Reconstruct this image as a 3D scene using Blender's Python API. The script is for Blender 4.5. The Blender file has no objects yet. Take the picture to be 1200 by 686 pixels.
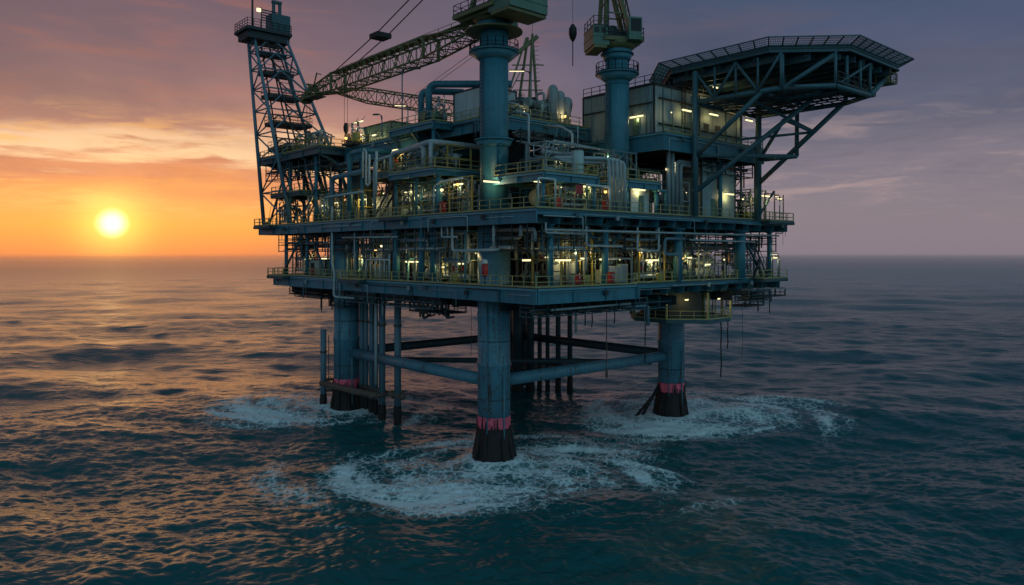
import bpy, math, random
import numpy as np
from mathutils import Vector, Matrix
R_ = math.radians
scene = bpy.context.scene
COL = scene.collection
rnd = random.Random(7)

# ------------------------------------------------------------------ camera
CAM = Vector((-66.7, -76.7, 22.0))
YAW = 48.7                       # heading of the camera, degrees from +x
cam_d = bpy.data.cameras.new('camera')
cam = bpy.data.objects.new('camera', cam_d)
COL.objects.link(cam)
cam.location = CAM
cam.rotation_euler = (R_(90), 0, R_(YAW - 90))
cam_d.sensor_width = 36.0
cam_d.lens = 26.0
cam_d.shift_y = -46.0 / 1200.0
cam_d.clip_start = 0.5
cam_d.clip_end = 200000.0
scene.camera = cam
scene.view_settings.view_transform = 'Standard'
scene.view_settings.look = 'None'
scene.view_settings.exposure = 0.0
scene.cycles.use_denoising = True
try:
    scene.cycles.denoiser = 'OPENIMAGEDENOISE'
    scene.cycles.denoising_input_passes = 'RGB_ALBEDO_NORMAL'
except Exception:
    pass
scene.cycles.max_bounces = 6
scene.cycles.sample_clamp_indirect = 3.0
scene.cycles.sample_clamp_direct = 12.0
scene.cycles.caustics_reflective = False
scene.cycles.caustics_refractive = False

# ------------------------------------------------------------------ node helper
def lin(c):
    return tuple(((v / 255.0) / 12.92 if v / 255.0 <= 0.04045 else ((v / 255.0 + 0.055) / 1.055) ** 2.4) for v in c)

class N:
    """small wrapper that makes node maths readable"""
    def __init__(s, tree):
        s.t = tree; s.n = tree.nodes; s.l = tree.links
    def new(s, typ, **kw):
        nd = s.n.new(typ)
        for k, v in kw.items(): setattr(nd, k, v)
        return nd
    def put(s, sock, v):
        if v is None: return
        if hasattr(v, 'is_output') or isinstance(v, bpy.types.NodeSocket): s.l.new(v, sock)
        else:
            try: sock.default_value = v
            except Exception: sock.default_value = (*v, 1.0)
    def m(s, op, a, b=None, c=None, clamp=False):
        nd = s.new('ShaderNodeMath', operation=op, use_clamp=clamp)
        for i, v in enumerate((a, b, c)): s.put(nd.inputs[i], v)
        return nd.outputs[0]
    def vm(s, op, a, b=None, scale=None):
        nd = s.new('ShaderNodeVectorMath', operation=op)
        s.put(nd.inputs[0], a)
        if b is not None: s.put(nd.inputs[1], b)
        if scale is not None: s.put(nd.inputs['Scale'], scale)
        return nd.outputs['Value'] if op in ('DOT_PRODUCT', 'LENGTH', 'DISTANCE') else nd.outputs[0]
    def sep(s, v):
        nd = s.new('ShaderNodeSeparateXYZ'); s.put(nd.inputs[0], v); return nd.outputs
    def comb(s, x, y, z):
        nd = s.new('ShaderNodeCombineXYZ')
        for i, v in enumerate((x, y, z)): s.put(nd.inputs[i], v)
        return nd.outputs[0]
    def noise(s, vec, scale, detail=4, rough=0.5, dist=0.0):
        nd = s.new('ShaderNodeTexNoise'); s.put(nd.inputs['Vector'], vec)
        for k, v in (('Scale', scale), ('Detail', detail), ('Roughness', rough), ('Distortion', dist)): s.put(nd.inputs[k], v)
        return nd.outputs[0]
    def ramp(s, f, stops, interp='LINEAR'):
        nd = s.new('ShaderNodeValToRGB'); s.put(nd.inputs[0], f)
        cr = nd.color_ramp; cr.interpolation = interp
        while len(cr.elements) < len(stops): cr.elements.new(0.5)
        for e, (p, c) in zip(cr.elements, stops):
            e.position = p; e.color = (*c[:3], 1) if hasattr(c, '__len__') else (c, c, c, 1)
        return nd.outputs[0]
    def smooth(s, v, a, b):
        nd = s.new('ShaderNodeMapRange', interpolation_type='SMOOTHSTEP', clamp=True)
        s.put(nd.inputs[0], v); s.put(nd.inputs[1], a); s.put(nd.inputs[2], b)
        return nd.outputs[0]
    def mix(s, f, a, b, blend='MIX'):
        nd = s.new('ShaderNodeMix', data_type='RGBA', blend_type=blend)
        s.put(nd.inputs[0], f); s.put(nd.inputs[6], a); s.put(nd.inputs[7], b)
        return nd.outputs[2]
    def add(s, a, b): return s.m('ADD', a, b)
    def mul(s, a, b): return s.m('MULTIPLY', a, b)

# ------------------------------------------------------------------ sky
SUN_AZ, SUN_EL = YAW + 28.4, 2.04
sun_v = Vector((math.cos(R_(SUN_AZ)) * math.cos(R_(SUN_EL)), math.sin(R_(SUN_AZ)) * math.cos(R_(SUN_EL)), math.sin(R_(SUN_EL))))
def build_world():
    w = bpy.data.worlds.new('World'); scene.world = w; w.use_nodes = True
    w.node_tree.nodes.clear(); n = N(w.node_tree)
    d = n.new('ShaderNodeTexCoord').outputs['Generated']
    d = n.vm('NORMALIZE', d)
    x, y, z = n.sep(d)
    el = n.mul(n.m('ARCSINE', z), 180 / math.pi)
    hl = n.m('SQRT', n.add(n.add(n.mul(x, x), n.mul(y, y)), 1e-6))
    ca = n.add(n.mul(x, math.cos(R_(SUN_AZ))), n.mul(y, math.sin(R_(SUN_AZ))))
    cr = n.add(n.mul(x, math.sin(R_(SUN_AZ))), n.mul(y, -math.cos(R_(SUN_AZ))))
    saz = n.mul(n.m('ARCTAN2', cr, ca), 180 / math.pi)
    az = n.m('ABSOLUTE', saz)
    ang = n.mul(n.m('ARCCOSINE', n.m('MINIMUM', n.vm('DOT_PRODUCT', d, tuple(sun_v)), 1.0)), 180 / math.pi)
    # cloud coordinates: the dome seen as a flat layer, so streaks crowd towards the horizon
    den = n.add(n.m('MAXIMUM', z, 0.0), 0.055)
    p = n.comb(n.m('DIVIDE', x, den), n.m('DIVIDE', y, den), 0.0)
    n1 = n.noise(p, 0.42, 7, 0.55, 0.6)
    n2 = n.noise(n.vm('ADD', p, (13.1, 4.2, 2.0)), 1.1, 6, 0.6, 0.9)
    n3 = n.noise(n.vm('ADD', p, (3.1, -9.2, 5.0)), 0.2, 4, 0.5, 0.3)
    wob = n.add(n.mul(n.m('SUBTRACT', n1, 0.5), 7.5), n.mul(n.m('SUBTRACT', n2, 0.5), 2.6))
    n4 = n.noise(n.comb(n.m('DIVIDE', saz, 13.0), n.m('DIVIDE', n.add(el, n.mul(n.m('SUBTRACT', n1, 0.5), 3.0)), 1.9), 0.7), 1.0, 7, 0.58, 0.5)
    n5 = n.noise(n.comb(n.m('DIVIDE', saz, 5.0), n.m('DIVIDE', el, 0.8), 4.7), 1.0, 5, 0.6, 0.8)
    wob = n.add(wob, n.mul(n.m('SUBTRACT', n4, 0.5), 4.5))
    wob = n.mul(wob, n.smooth(el, 0.8, 8.0))
    e2 = n.m('DIVIDE', n.m('MAXIMUM', n.add(el, wob), 0.0), 45.0)
    def R(st): return n.ramp(e2, [(e / 45.0, lin(c)) for e, c in st])
    warm = R([(0, (226, 136, 86)), (2.0, (252, 168, 84)), (3.6, (250, 168, 96)), (4.8, (228, 146, 98)), (5.7, (216, 142, 108)),
              (6.5, (250, 206, 158)), (7.6, (246, 200, 158)), (8.7, (190, 136, 118)), (11.5, (160, 118, 116)), (15.0, (128, 102, 113)),
              (19, (98, 84, 102)), (26, (78, 78, 98)), (38, (54, 68, 84)), (45, (42, 58, 74))])
    mid = R([(0, (186, 136, 124)), (3, (188, 138, 128)), (6, (180, 136, 130)), (8.5, (170, 132, 130)), (11, (152, 121, 129)), (14.5, (134, 112, 128)),
             (19, (112, 104, 128)), (26, (80, 86, 106)), (38, (50, 68, 84)), (45, (38, 58, 72))])
    cool = R([(0, (136, 124, 134)), (3, (138, 126, 135)), (6, (128, 119, 132)), (9, (108, 106, 124)), (12, (92, 96, 119)), (15, (80, 88, 116)),
              (19, (64, 82, 110)), (26, (48, 72, 94)), (38, (32, 56, 72)), (45, (26, 46, 60))])
    col = n.mix(n.smooth(az, 8, 25), warm, mid)
    col = n.mix(n.smooth(az, 20, 44), col, cool)
    # mauve cloud banks and pale gaps
    bank = n.mul(n.smooth(n.add(n3, n.mul(n.m('SUBTRACT', n1, 0.5), 0.5)), 0.40, 0.62), n.smooth(el, 6.5, 11.0))
    col = n.mix(n.mul(bank, 0.72), col, n.mix(n.smooth(az, 5, 50), lin((106, 88, 98)), lin((68, 76, 98))))
    gap = n.mul(n.mul(n.smooth(n2, 0.55, 0.75), n.smooth(el, 1.5, 4.5)), n.m('SUBTRACT', 1.0, n.smooth(el, 8.0, 12.0)))
    col = n.mix(n.mul(gap, 0.35), col, n.mix(n.smooth(az, 10, 50), lin((255, 196, 120)), lin((186, 158, 150))))
    st = n.mul(n.mul(n.smooth(n4, 0.46, 0.64), n.smooth(n5, 0.38, 0.6)), n.mul(n.smooth(el, 1.8, 4.0), n.m('SUBTRACT', 1.0, n.smooth(el, 7.5, 11.0))))
    col = n.mix(n.mul(st, 0.68), col, n.mix(n.smooth(az, 10, 45), lin((255, 190, 110)), lin((178, 152, 150))))
    dk = n.mul(n.smooth(n4, 0.5, 0.30), n.smooth(el, 2.0, 7.0))
    dk = n.mul(dk, n.smooth(n5, 0.72, 0.42))
    col = n.mix(n.mul(dk, 0.5), col, n.mix(n.smooth(az, 10, 50), lin((158, 100, 90)), lin((88, 86, 106))))
    # the unseen dome behind the camera, brightened in blue to light the near faces
    col = n.mix(n.smooth(az, 72, 140), col, n.mix(n.smooth(el, 0, 60), lin((130, 174, 192)), lin((102, 150, 170))))
    col = n.mix(n.smooth(z, -0.012, -0.08), col, lin((10, 26, 34)))
    # glow and disc of the low sun
    g1 = n.mul(n.m('EXPONENT', n.mul(n.m('POWER', n.m('DIVIDE', ang, 1.9), 2.0), -1.0)), 0.75)
    g2 = n.mul(n.m('EXPONENT', n.mul(n.m('DIVIDE', ang, 5.0), -1.0)), 0.17)
    core = n.mul(n.m('SUBTRACT', 1.0, n.smooth(ang, 0.1, 1.2)), 1.9)
    glow = n.vm('ADD', n.vm('SCALE', (1.0, 0.60, 0.10), scale=g1), n.vm('SCALE', (0.85, 0.33, 0.03), scale=g2))
    glow = n.vm('ADD', glow, n.vm('SCALE', (1.0, 0.85, 0.5), scale=core))
    glow = n.vm('SCALE', glow, scale=n.smooth(z, -0.06, -0.02))
    col = n.vm('ADD', col, glow)
    bg = n.new('ShaderNodeBackground'); n.put(bg.inputs[0], col); bg.inputs[1].default_value = 1.0
    sky = n.new('ShaderNodeTexSky', sky_type='NISHITA', sun_disc=False)
    sky.sun_elevation = R_(SUN_EL); sky.sun_rotation = R_(90 - SUN_AZ)
    bg2 = n.new('ShaderNodeBackground'); n.l.new(sky.outputs[0], bg2.inputs[0]); bg2.inputs[1].default_value = 0.006
    ad = n.new('ShaderNodeAddShader'); n.l.new(bg.outputs[0], ad.inputs[0]); n.l.new(bg2.outputs[0], ad.inputs[1])
    out = n.new('ShaderNodeOutputWorld'); n.l.new(ad.outputs[0], out.inputs[0])
build_world()
sl = bpy.data.lights.new('sun', 'SUN'); sl.energy = 0.09; sl.angle = R_(26); sl.color = (1.0, 0.50, 0.20)
so = bpy.data.objects.new('sun', sl); COL.objects.link(so)
so.rotation_euler = sun_v.to_track_quat('Z', 'Y').to_euler()

# ------------------------------------------------------------------ sea
def wave_tile(L, NN, lmin, lmax, rms, chop, seed, heading, spread):
    g = np.random.default_rng(seed)
    k1 = np.fft.fftfreq(NN, d=L / NN) * 2 * np.pi
    kx, ky = np.meshgrid(k1, k1, indexing='ij'); k = np.hypot(kx, ky); k[0, 0] = 1
    kp = 2 * np.pi / (lmax * 0.6)
    S = k ** -4.0 * np.exp(-1.25 * (kp / k) ** 2)
    S *= ((k > 2 * np.pi / lmax) & (k < 2 * np.pi / lmin))
    th = np.arctan2(ky, kx) - math.radians(heading)
    S *= np.abs(np.cos(th)) ** spread + 0.04
    h = (g.standard_normal(k.shape) + 1j * g.standard_normal(k.shape)) * np.sqrt(S)
    h[0, 0] = 0
    H = np.fft.ifft2(h).real; sc = rms / H.std()
    dx = np.fft.ifft2(1j * kx / k * h).real * sc * chop
    dy = np.fft.ifft2(1j * ky / k * h).real * sc * chop
    return L, NN, (H * sc).astype(np.float32), dx.astype(np.float32), dy.astype(np.float32)
def sample(tile, x, y):
    L, NN, *fs = tile
    u = (x / L * NN) % NN; v = (y / L * NN) % NN
    i = np.floor(u).astype(int); j = np.floor(v).astype(int); fu = u - i; fv = v - j
    i %= NN; j %= NN; i2 = (i + 1) % NN; j2 = (j + 1) % NN
    return [f[i, j] * (1 - fu) * (1 - fv) + f[i2, j] * fu * (1 - fv) + f[i, j2] * (1 - fu) * fv + f[i2, j2] * fu * fv for f in fs]
def vnoise(x, y, seed, per=256):
    g = np.random.default_rng(seed); T = g.random((256, 256)).astype(np.float32)
    i = np.floor(x).astype(int); j = np.floor(y).astype(int); fu = x - i; fv = y - j
    fu = fu * fu * (3 - 2 * fu); fv = fv * fv * (3 - 2 * fv)
    a = T[i % 256, j % per]; b = T[(i + 1) % 256, j % per]; c = T[i % 256, (j + 1) % per]; d = T[(i + 1) % 256, (j + 1) % per]
    return a * (1 - fu) * (1 - fv) + b * fu * (1 - fv) + c * (1 - fu) * fv + d * fu * fv
# (centre, radius, strength): churned water round the legs
D2 = Vector((math.cos(R_(YAW)), math.sin(R_(YAW)))); R2 = Vector((D2.y, -D2.x))
FOAM = [((-18.4, -19.6), 17.5, 1.30, 1.3), ((-17.6, 18.2), 13.0, 1.3, 1.25), ((20.0, -18.6), 14.0, 1.4, 1.35), ((17.5, 14.0), 9.0, 0.5, 1.2)]
def build_sea():
    K = 22.0 * 867.0
    rows = np.concatenate([np.arange(1400, 470, -14.0), np.arange(470, 6, -0.85), np.arange(6, 0.3, -0.4)])
    r = K / rows
    a = np.concatenate([np.arange(-100, -40, 0.8), np.arange(-40, 40, 0.085), np.arange(40, 100.1, 0.8)])
    ar = np.radians(YAW + a)
    rr, aa = np.meshgrid(r, ar, indexing='ij')
    X = CAM.x + rr * np.cos(aa); Y = CAM.y + rr * np.sin(aa); Z = np.zeros_like(X)
    dr = np.gradient(r)[:, None] * np.ones_like(X)
    hd = YAW + 180 - 14
    tiles = [(wave_tile(613, 512, 22, 110, 0.40, 0.7, 1, hd + 12, 3), 22), (wave_tile(157, 512, 4, 22, 0.13, 0.85, 2, hd - 6, 2), 5),
             (wave_tile(41, 512, 0.5, 5, 0.05, 0.7, 3, hd, 1.5), 0.9)]
    ox, oy = X.copy(), Y.copy()
    for t, lm in tiles:
        fade = np.clip(1.6 - dr * 1.3 / lm, 0, 1)
        if fade.max() <= 0: continue
        h, dx, dy = sample(t, ox, oy)
        Z += h * fade; X -= dx * fade; Y -= dy * fade
    # churned water: lumps and foam density with curling arms
    foam = np.zeros_like(X)
    for (cx, cy), rad, st, asp in FOAM:
        px = ox - cx; py = oy - cy
        u = (px * R2.x + py * R2.y) / asp; v = (px * D2.x + py * D2.y)
        q = np.hypot(u, v) / rad
        near = q < 1.6
        qq = q[near]; uu = u[near]; vv = v[near]
        sw = 2.4 * qq
        us = uu * np.cos(sw) - vv * np.sin(sw); vs = uu * np.sin(sw) + vv * np.cos(sw)
        big = vnoise(us * 0.16 + 50, vs * 0.16 + 50, 11) * 0.6 + vnoise(us * 0.37 + 9, vs * 0.37 + 70, 12) * 0.4
        ang = np.arctan2(vv, uu)
        an = (ang / (2 * np.pi) + 0.5 + qq * 0.35 + 0.05 * big) ; rm = qq * rad + 2.2 * (big - 0.5)
        arms = 0.5 * vnoise(rm * 0.55, an * 9, 21, 9) + 0.3 * vnoise(rm * 1.3, an * 22, 22, 22) + 0.2 * vnoise(rm * 2.7, an * 48, 23, 48)
        arms = np.clip((arms - 0.33) * 2.6, 0, 1)
        ring = np.exp(-((qq - 0.72) / 0.3) ** 2)
        edge = np.clip((1.2 - qq + 1.0 * (big - 0.5)) / 0.75, 0, 1)
        f = edge * (0.07 + 0.74 * arms * (0.5 + 0.6 * ring) + 0.22 * ring * big + 0.30 * np.exp(-(qq / 0.4) ** 2) + 0.40 * (big - 0.5))
        foam[near] = np.maximum(foam[near], np.clip(f, 0, 1.2) * st)
        Z[near] += 0.25 * (big - 0.5) * np.clip(1.2 - qq, 0, 1)
    for lx, ly in ((-15.65, -15.65), (15.65, -15.65), (-15.8, 16.3), (15.65, 15.65)):
        dl = np.hypot(ox - lx, oy - ly); Z *= 1 - 0.85 * np.exp(-(dl / 4.5) ** 2); Z += 0.30 * np.exp(-((dl - 2.6) / 1.3) ** 2)
        foam = np.maximum(foam, 1.1 * np.exp(-((dl - 2.4) / 1.5) ** 2))
    nr, na = X.shape
    co = np.stack([X, Y, Z], -1).reshape(-1, 3).astype(np.float32)
    idx = np.arange(nr * na).reshape(nr, na)
    q = np.stack([idx[:-1, :-1], idx[1:, :-1], idx[1:, 1:], idx[:-1, 1:]], -1).reshape(-1, 4)[:, ::-1]
    me = bpy.data.meshes.new('sea')
    me.vertices.add(len(co)); me.vertices.foreach_set('co', co.ravel())
    me.loops.add(q.size); me.loops.foreach_set('vertex_index', q.ravel().astype(np.int32))
    me.polygons.add(len(q)); me.polygons.foreach_set('loop_start', np.arange(0, q.size, 4, dtype=np.int32))
    me.polygons.foreach_set('loop_total', np.full(len(q), 4, dtype=np.int32))
    me.polygons.foreach_set('use_smooth', np.ones(len(q), dtype=bool))
    at = me.attributes.new('foam', 'FLOAT', 'POINT'); at.data.foreach_set('value', foam.ravel().astype(np.float32))
    me.update(calc_edges=True)
    o = bpy.data.objects.new('sea', me); COL.objects.link(o); o['kind'] = 'structure'
    m = bpy.data.materials.new('sea_water'); m.use_nodes = True; m.node_tree.nodes.clear(); n = N(m.node_tree)
    pos = n.new('ShaderNodeNewGeometry').outputs['Position']
    far = n.vm('DISTANCE', pos, tuple(CAM))
    fa = n.new('ShaderNodeAttribute', attribute_name='foam').outputs['Fac']
    # ripples too fine for the mesh
    pr = n.comb(n.mul(n.vm('DOT_PRODUCT', pos, (R2.x, R2.y, 0)), 0.42), n.vm('DOT_PRODUCT', pos, (D2.x + 0.12, D2.y, 0)), 0.0)
    b1 = n.noise(pr, 2.2, 3, 0.6, 0.4); b2 = n.noise(pr, 0.55, 3, 0.55, 0.3); b3 = n.noise(pr, 0.16, 5, 0.65, 0.3)
    b4 = n.noise(pr, 0.028, 4, 0.6, 0.2)
    hgt = n.add(n.mul(n.mul(b4, 14.0), n.smooth(far, 260, 900)), n.add(n.add(n.mul(b1, 0.13), n.mul(b2, 0.42)), n.mul(n.mul(b3, 2.2), n.smooth(far, 60, 260))))
    bump = n.new('ShaderNodeBump'); n.put(bump.inputs['Height'], hgt); n.put(bump.inputs['Strength'], n.m('SUBTRACT', 0.58, n.mul(n.smooth(far, 60, 900), 0.26))); bump.inputs['Distance'].default_value = 1.0
    # foam webs
    pw = n.vm('ADD', pos, n.vm('SCALE', n.new('ShaderNodeTexNoise').outputs[1], scale=0.0))
    wv = n.noise(pos, 0.9, 4, 0.65, 1.6)
    v1 = n.new('ShaderNodeTexVoronoi', feature='DISTANCE_TO_EDGE'); n.put(v1.inputs['Vector'], n.vm('ADD', pos, n.vm('SCALE', n.comb(wv, wv, 0.0), scale=1.4))); v1.inputs['Scale'].default_value = 0.95
    web = n.m('SUBTRACT', 1.0, n.smooth(v1.outputs[0], 0.0, 0.16))
    fine = n.noise(pos, 3.4, 5, 0.7, 0.8)
    dens = n.add(n.mul(fa, 1.0), n.add(n.mul(n.m('SUBTRACT', fine, 0.5), 1.9), n.mul(n.m('SUBTRACT', wv, 0.5), 0.9)))
    fm = n.smooth(n.add(dens, n.mul(web, 0.42)), 0.36, 1.22)
    fm = n.mul(fm, n.smooth(fa, 0.02, 0.3))
    bs = n.new('ShaderNodeBsdfPrincipled')
    deep = n.mix(n.mul(n.smooth(far, 90, 700), 0.75), n.mix(n.smooth(fa, 0.05, 0.9), (0.010, 0.100, 0.108, 1), (0.03, 0.18, 0.19, 1)), (0.07, 0.25, 0.275, 1))  # base colour lightens with camera distance, far brightness painted in
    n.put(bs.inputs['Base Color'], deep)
    n.put(bs.inputs['Roughness'], n.add(0.20, n.mul(n.smooth(far, 80, 1200), 0.14)))
    bs.inputs['IOR'].default_value = 1.333; bs.inputs['Specular IOR Level'].default_value = 0.47
    bs.inputs['Specular Tint'].default_value = (0.66, 0.94, 1.0, 1)
    n.l.new(bump.outputs[0], bs.inputs['Normal'])
    fo = n.new('ShaderNodeBsdfDiffuse'); fo.inputs[0].default_value = (0.92, 0.95, 0.96, 1); n.l.new(bump.outputs[0], fo.inputs['Normal'])
    mx = n.new('ShaderNodeMixShader'); n.put(mx.inputs[0], n.mul(fm, 0.96)); n.l.new(bs.outputs[0], mx.inputs[1]); n.l.new(fo.outputs[0], mx.inputs[2])
    # aerial haze: the farthest water dissolves into the sky behind it
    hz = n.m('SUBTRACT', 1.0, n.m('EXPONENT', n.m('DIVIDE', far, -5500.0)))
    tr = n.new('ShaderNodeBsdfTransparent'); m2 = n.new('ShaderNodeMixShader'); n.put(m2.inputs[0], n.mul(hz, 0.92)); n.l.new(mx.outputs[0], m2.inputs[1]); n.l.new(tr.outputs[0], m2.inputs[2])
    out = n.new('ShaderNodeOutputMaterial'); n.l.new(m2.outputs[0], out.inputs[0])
    me.materials.append(m)
build_sea()
# ------------------------------------------------------------------ materials of the rig
MATS = {}
def paint(name, col, rough=0.5, var=0.35, rust=0.0, metal=0.0, streak=0.35, bump=0.04, panel=None, rustcol=(0.09, 0.035, 0.014)):
    m = bpy.data.materials.new(name); m.use_nodes = True; m.node_tree.nodes.clear(); n = N(m.node_tree)
    pos = n.new('ShaderNodeNewGeometry').outputs['Position']
    a = n.noise(pos, 0.55, 5, 0.6, 0.2); b = n.noise(pos, 4.0, 4, 0.6)
    s = n.noise(n.vm('MULTIPLY', pos, (2.6, 2.6, 0.16)), 1.0, 5, 0.65, 0.3)
    f = n.add(n.mul(n.m('SUBTRACT', a, 0.5), var * 1.6), n.add(n.mul(n.m('SUBTRACT', b, 0.5), var * 0.8), n.mul(n.m('SUBTRACT', s, 0.5), streak * 2.0)))
    c = n.vm('SCALE', n.vm('ADD', tuple(col[:3]), (0, 0, 0)), scale=n.m('MAXIMUM', n.add(1.0, f), 0.12))
    if panel:
        # seams of sheet cladding
        x, y, z = n.sep(pos)
        seam = None
        for ax, st in ((x, panel[0]), (y, panel[0]), (z, panel[1])):
            fr = n.m('ABSOLUTE', n.m('SUBTRACT', n.m('FRACT', n.m('DIVIDE', ax, st)), 0.5))
            k = n.smooth(fr, 0.485, 0.498)
            seam = k if seam is None else n.m('MAXIMUM', seam, k)
        nz = n.sep(n.new('ShaderNodeNewGeometry').outputs['Normal'])[2]
        c = n.mix(n.mul(seam, 0.45), c, tuple(v * 0.35 for v in col[:3]) + (1,))
    if rust:
        k = n.smooth(n.add(n.mul(s, 0.75), n.mul(b, 0.45)), 0.78 - rust * 0.3, 0.86 - rust * 0.2)
        c = n.mix(n.mul(k, 0.85), c, rustcol + (1,))
    bs = n.new('ShaderNodeBsdfPrincipled'); n.put(bs.inputs['Base Color'], c)
    n.put(bs.inputs['Roughness'], n.m('MINIMUM', n.add(rough, n.mul(n.m('SUBTRACT', b, 0.5), 0.35)), 1.0)); bs.inputs['Metallic'].default_value = metal
    bp = n.new('ShaderNodeBump'); n.put(bp.inputs['Height'], n.add(b, n.mul(s, 0.6))); bp.inputs['Strength'].default_value = 0.25; bp.inputs['Distance'].default_value = bump
    n.l.new(bp.outputs[0], bs.inputs['Normal'])
    out = n.new('ShaderNodeOutputMaterial'); n.l.new(bs.outputs[0], out.inputs[0])
    MATS[name] = m
def glow(name, col, strength):
    m = bpy.data.materials.new(name); m.use_nodes = True; m.node_tree.nodes.clear(); n = N(m.node_tree)
    e = n.new('ShaderNodeEmission'); e.inputs[0].default_value = (*col, 1); e.inputs[1].default_value = strength
    out = n.new('ShaderNodeOutputMaterial'); n.l.new(e.outputs[0], out.inputs[0]); MATS[name] = m
paint('blue', (0.042, 0.185, 0.245), 0.48, 0.38, 0.26, streak=0.5)
paint('blue_edge_lit', (0.10, 0.27, 0.33), 0.45, 0.3, 0.2)  # paler blue: light caught on the top flange put into the colour
paint('blue_dark', (0.032, 0.094, 0.115), 0.5, 0.35, 0.3)
paint('blue_grey', (0.12, 0.20, 0.25), 0.5, 0.3, 0.25)
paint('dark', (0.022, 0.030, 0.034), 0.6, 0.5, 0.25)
paint('inner_shade', (0.012, 0.016, 0.018), 0.7, 0.5)  # near-black: the shade of the platform interior put into the colour
paint('grey', (0.24, 0.27, 0.28), 0.45, 0.3, 0.15)
paint('galv', (0.38, 0.42, 0.43), 0.42, 0.25, 0.12)
paint('pale', (0.42, 0.50, 0.47), 0.55, 0.18, 0.12, panel=(2.4, 3.1))
paint('clad', (0.29, 0.36, 0.36), 0.55, 0.25, 0.2, streak=0.5, panel=(2.4, 3.1))
paint('truss', (0.055, 0.13, 0.155), 0.5, 0.3, 0.2)
paint('white', (0.55, 0.60, 0.60), 0.5, 0.2, 0.15)
paint('cream', (0.40, 0.42, 0.33), 0.5, 0.25, 0.18)
paint('green', (0.11, 0.19, 0.14), 0.5, 0.3, 0.2)
paint('yellow', (0.34, 0.26, 0.055), 0.5, 0.35, 0.35)
paint('olive', (0.17, 0.16, 0.065), 0.55, 0.4, 0.45)
paint('rail', (0.38, 0.33, 0.14), 0.5, 0.3, 0.3)
paint('red', (0.40, 0.018, 0.022), 0.45, 0.2, 0.1)
paint('orange', (0.55, 0.17, 0.03), 0.5, 0.2, 0.1)
paint('rust', (0.15, 0.095, 0.07), 0.8, 0.6, 0.6)
paint('band', (1.0, 0.13, 0.20), 0.6, 0.6, 0.5, streak=0.9, rustcol=(0.25, 0.01, 0.02))
paint('fouling', (0.020, 0.012, 0.010), 0.75, 0.8, 0.35, bump=0.25, rustcol=(0.05, 0.014, 0.008))
paint('leg', (0.090, 0.24, 0.32), 0.5, 0.5, 0.62, streak=0.85)
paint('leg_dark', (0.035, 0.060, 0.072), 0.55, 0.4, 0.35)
paint('black', (0.012, 0.012, 0.013), 0.6, 0.3)
paint('net', (0.20, 0.24, 0.25), 0.6, 0.2)
glow('lamp_yellow', (1.0, 0.88, 0.46), 1.45)
glow('lamp_white', (1.0, 0.86, 0.50), 1.5)
glow('lamp_orange', (1.0, 0.50, 0.12), 3.0)

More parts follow.
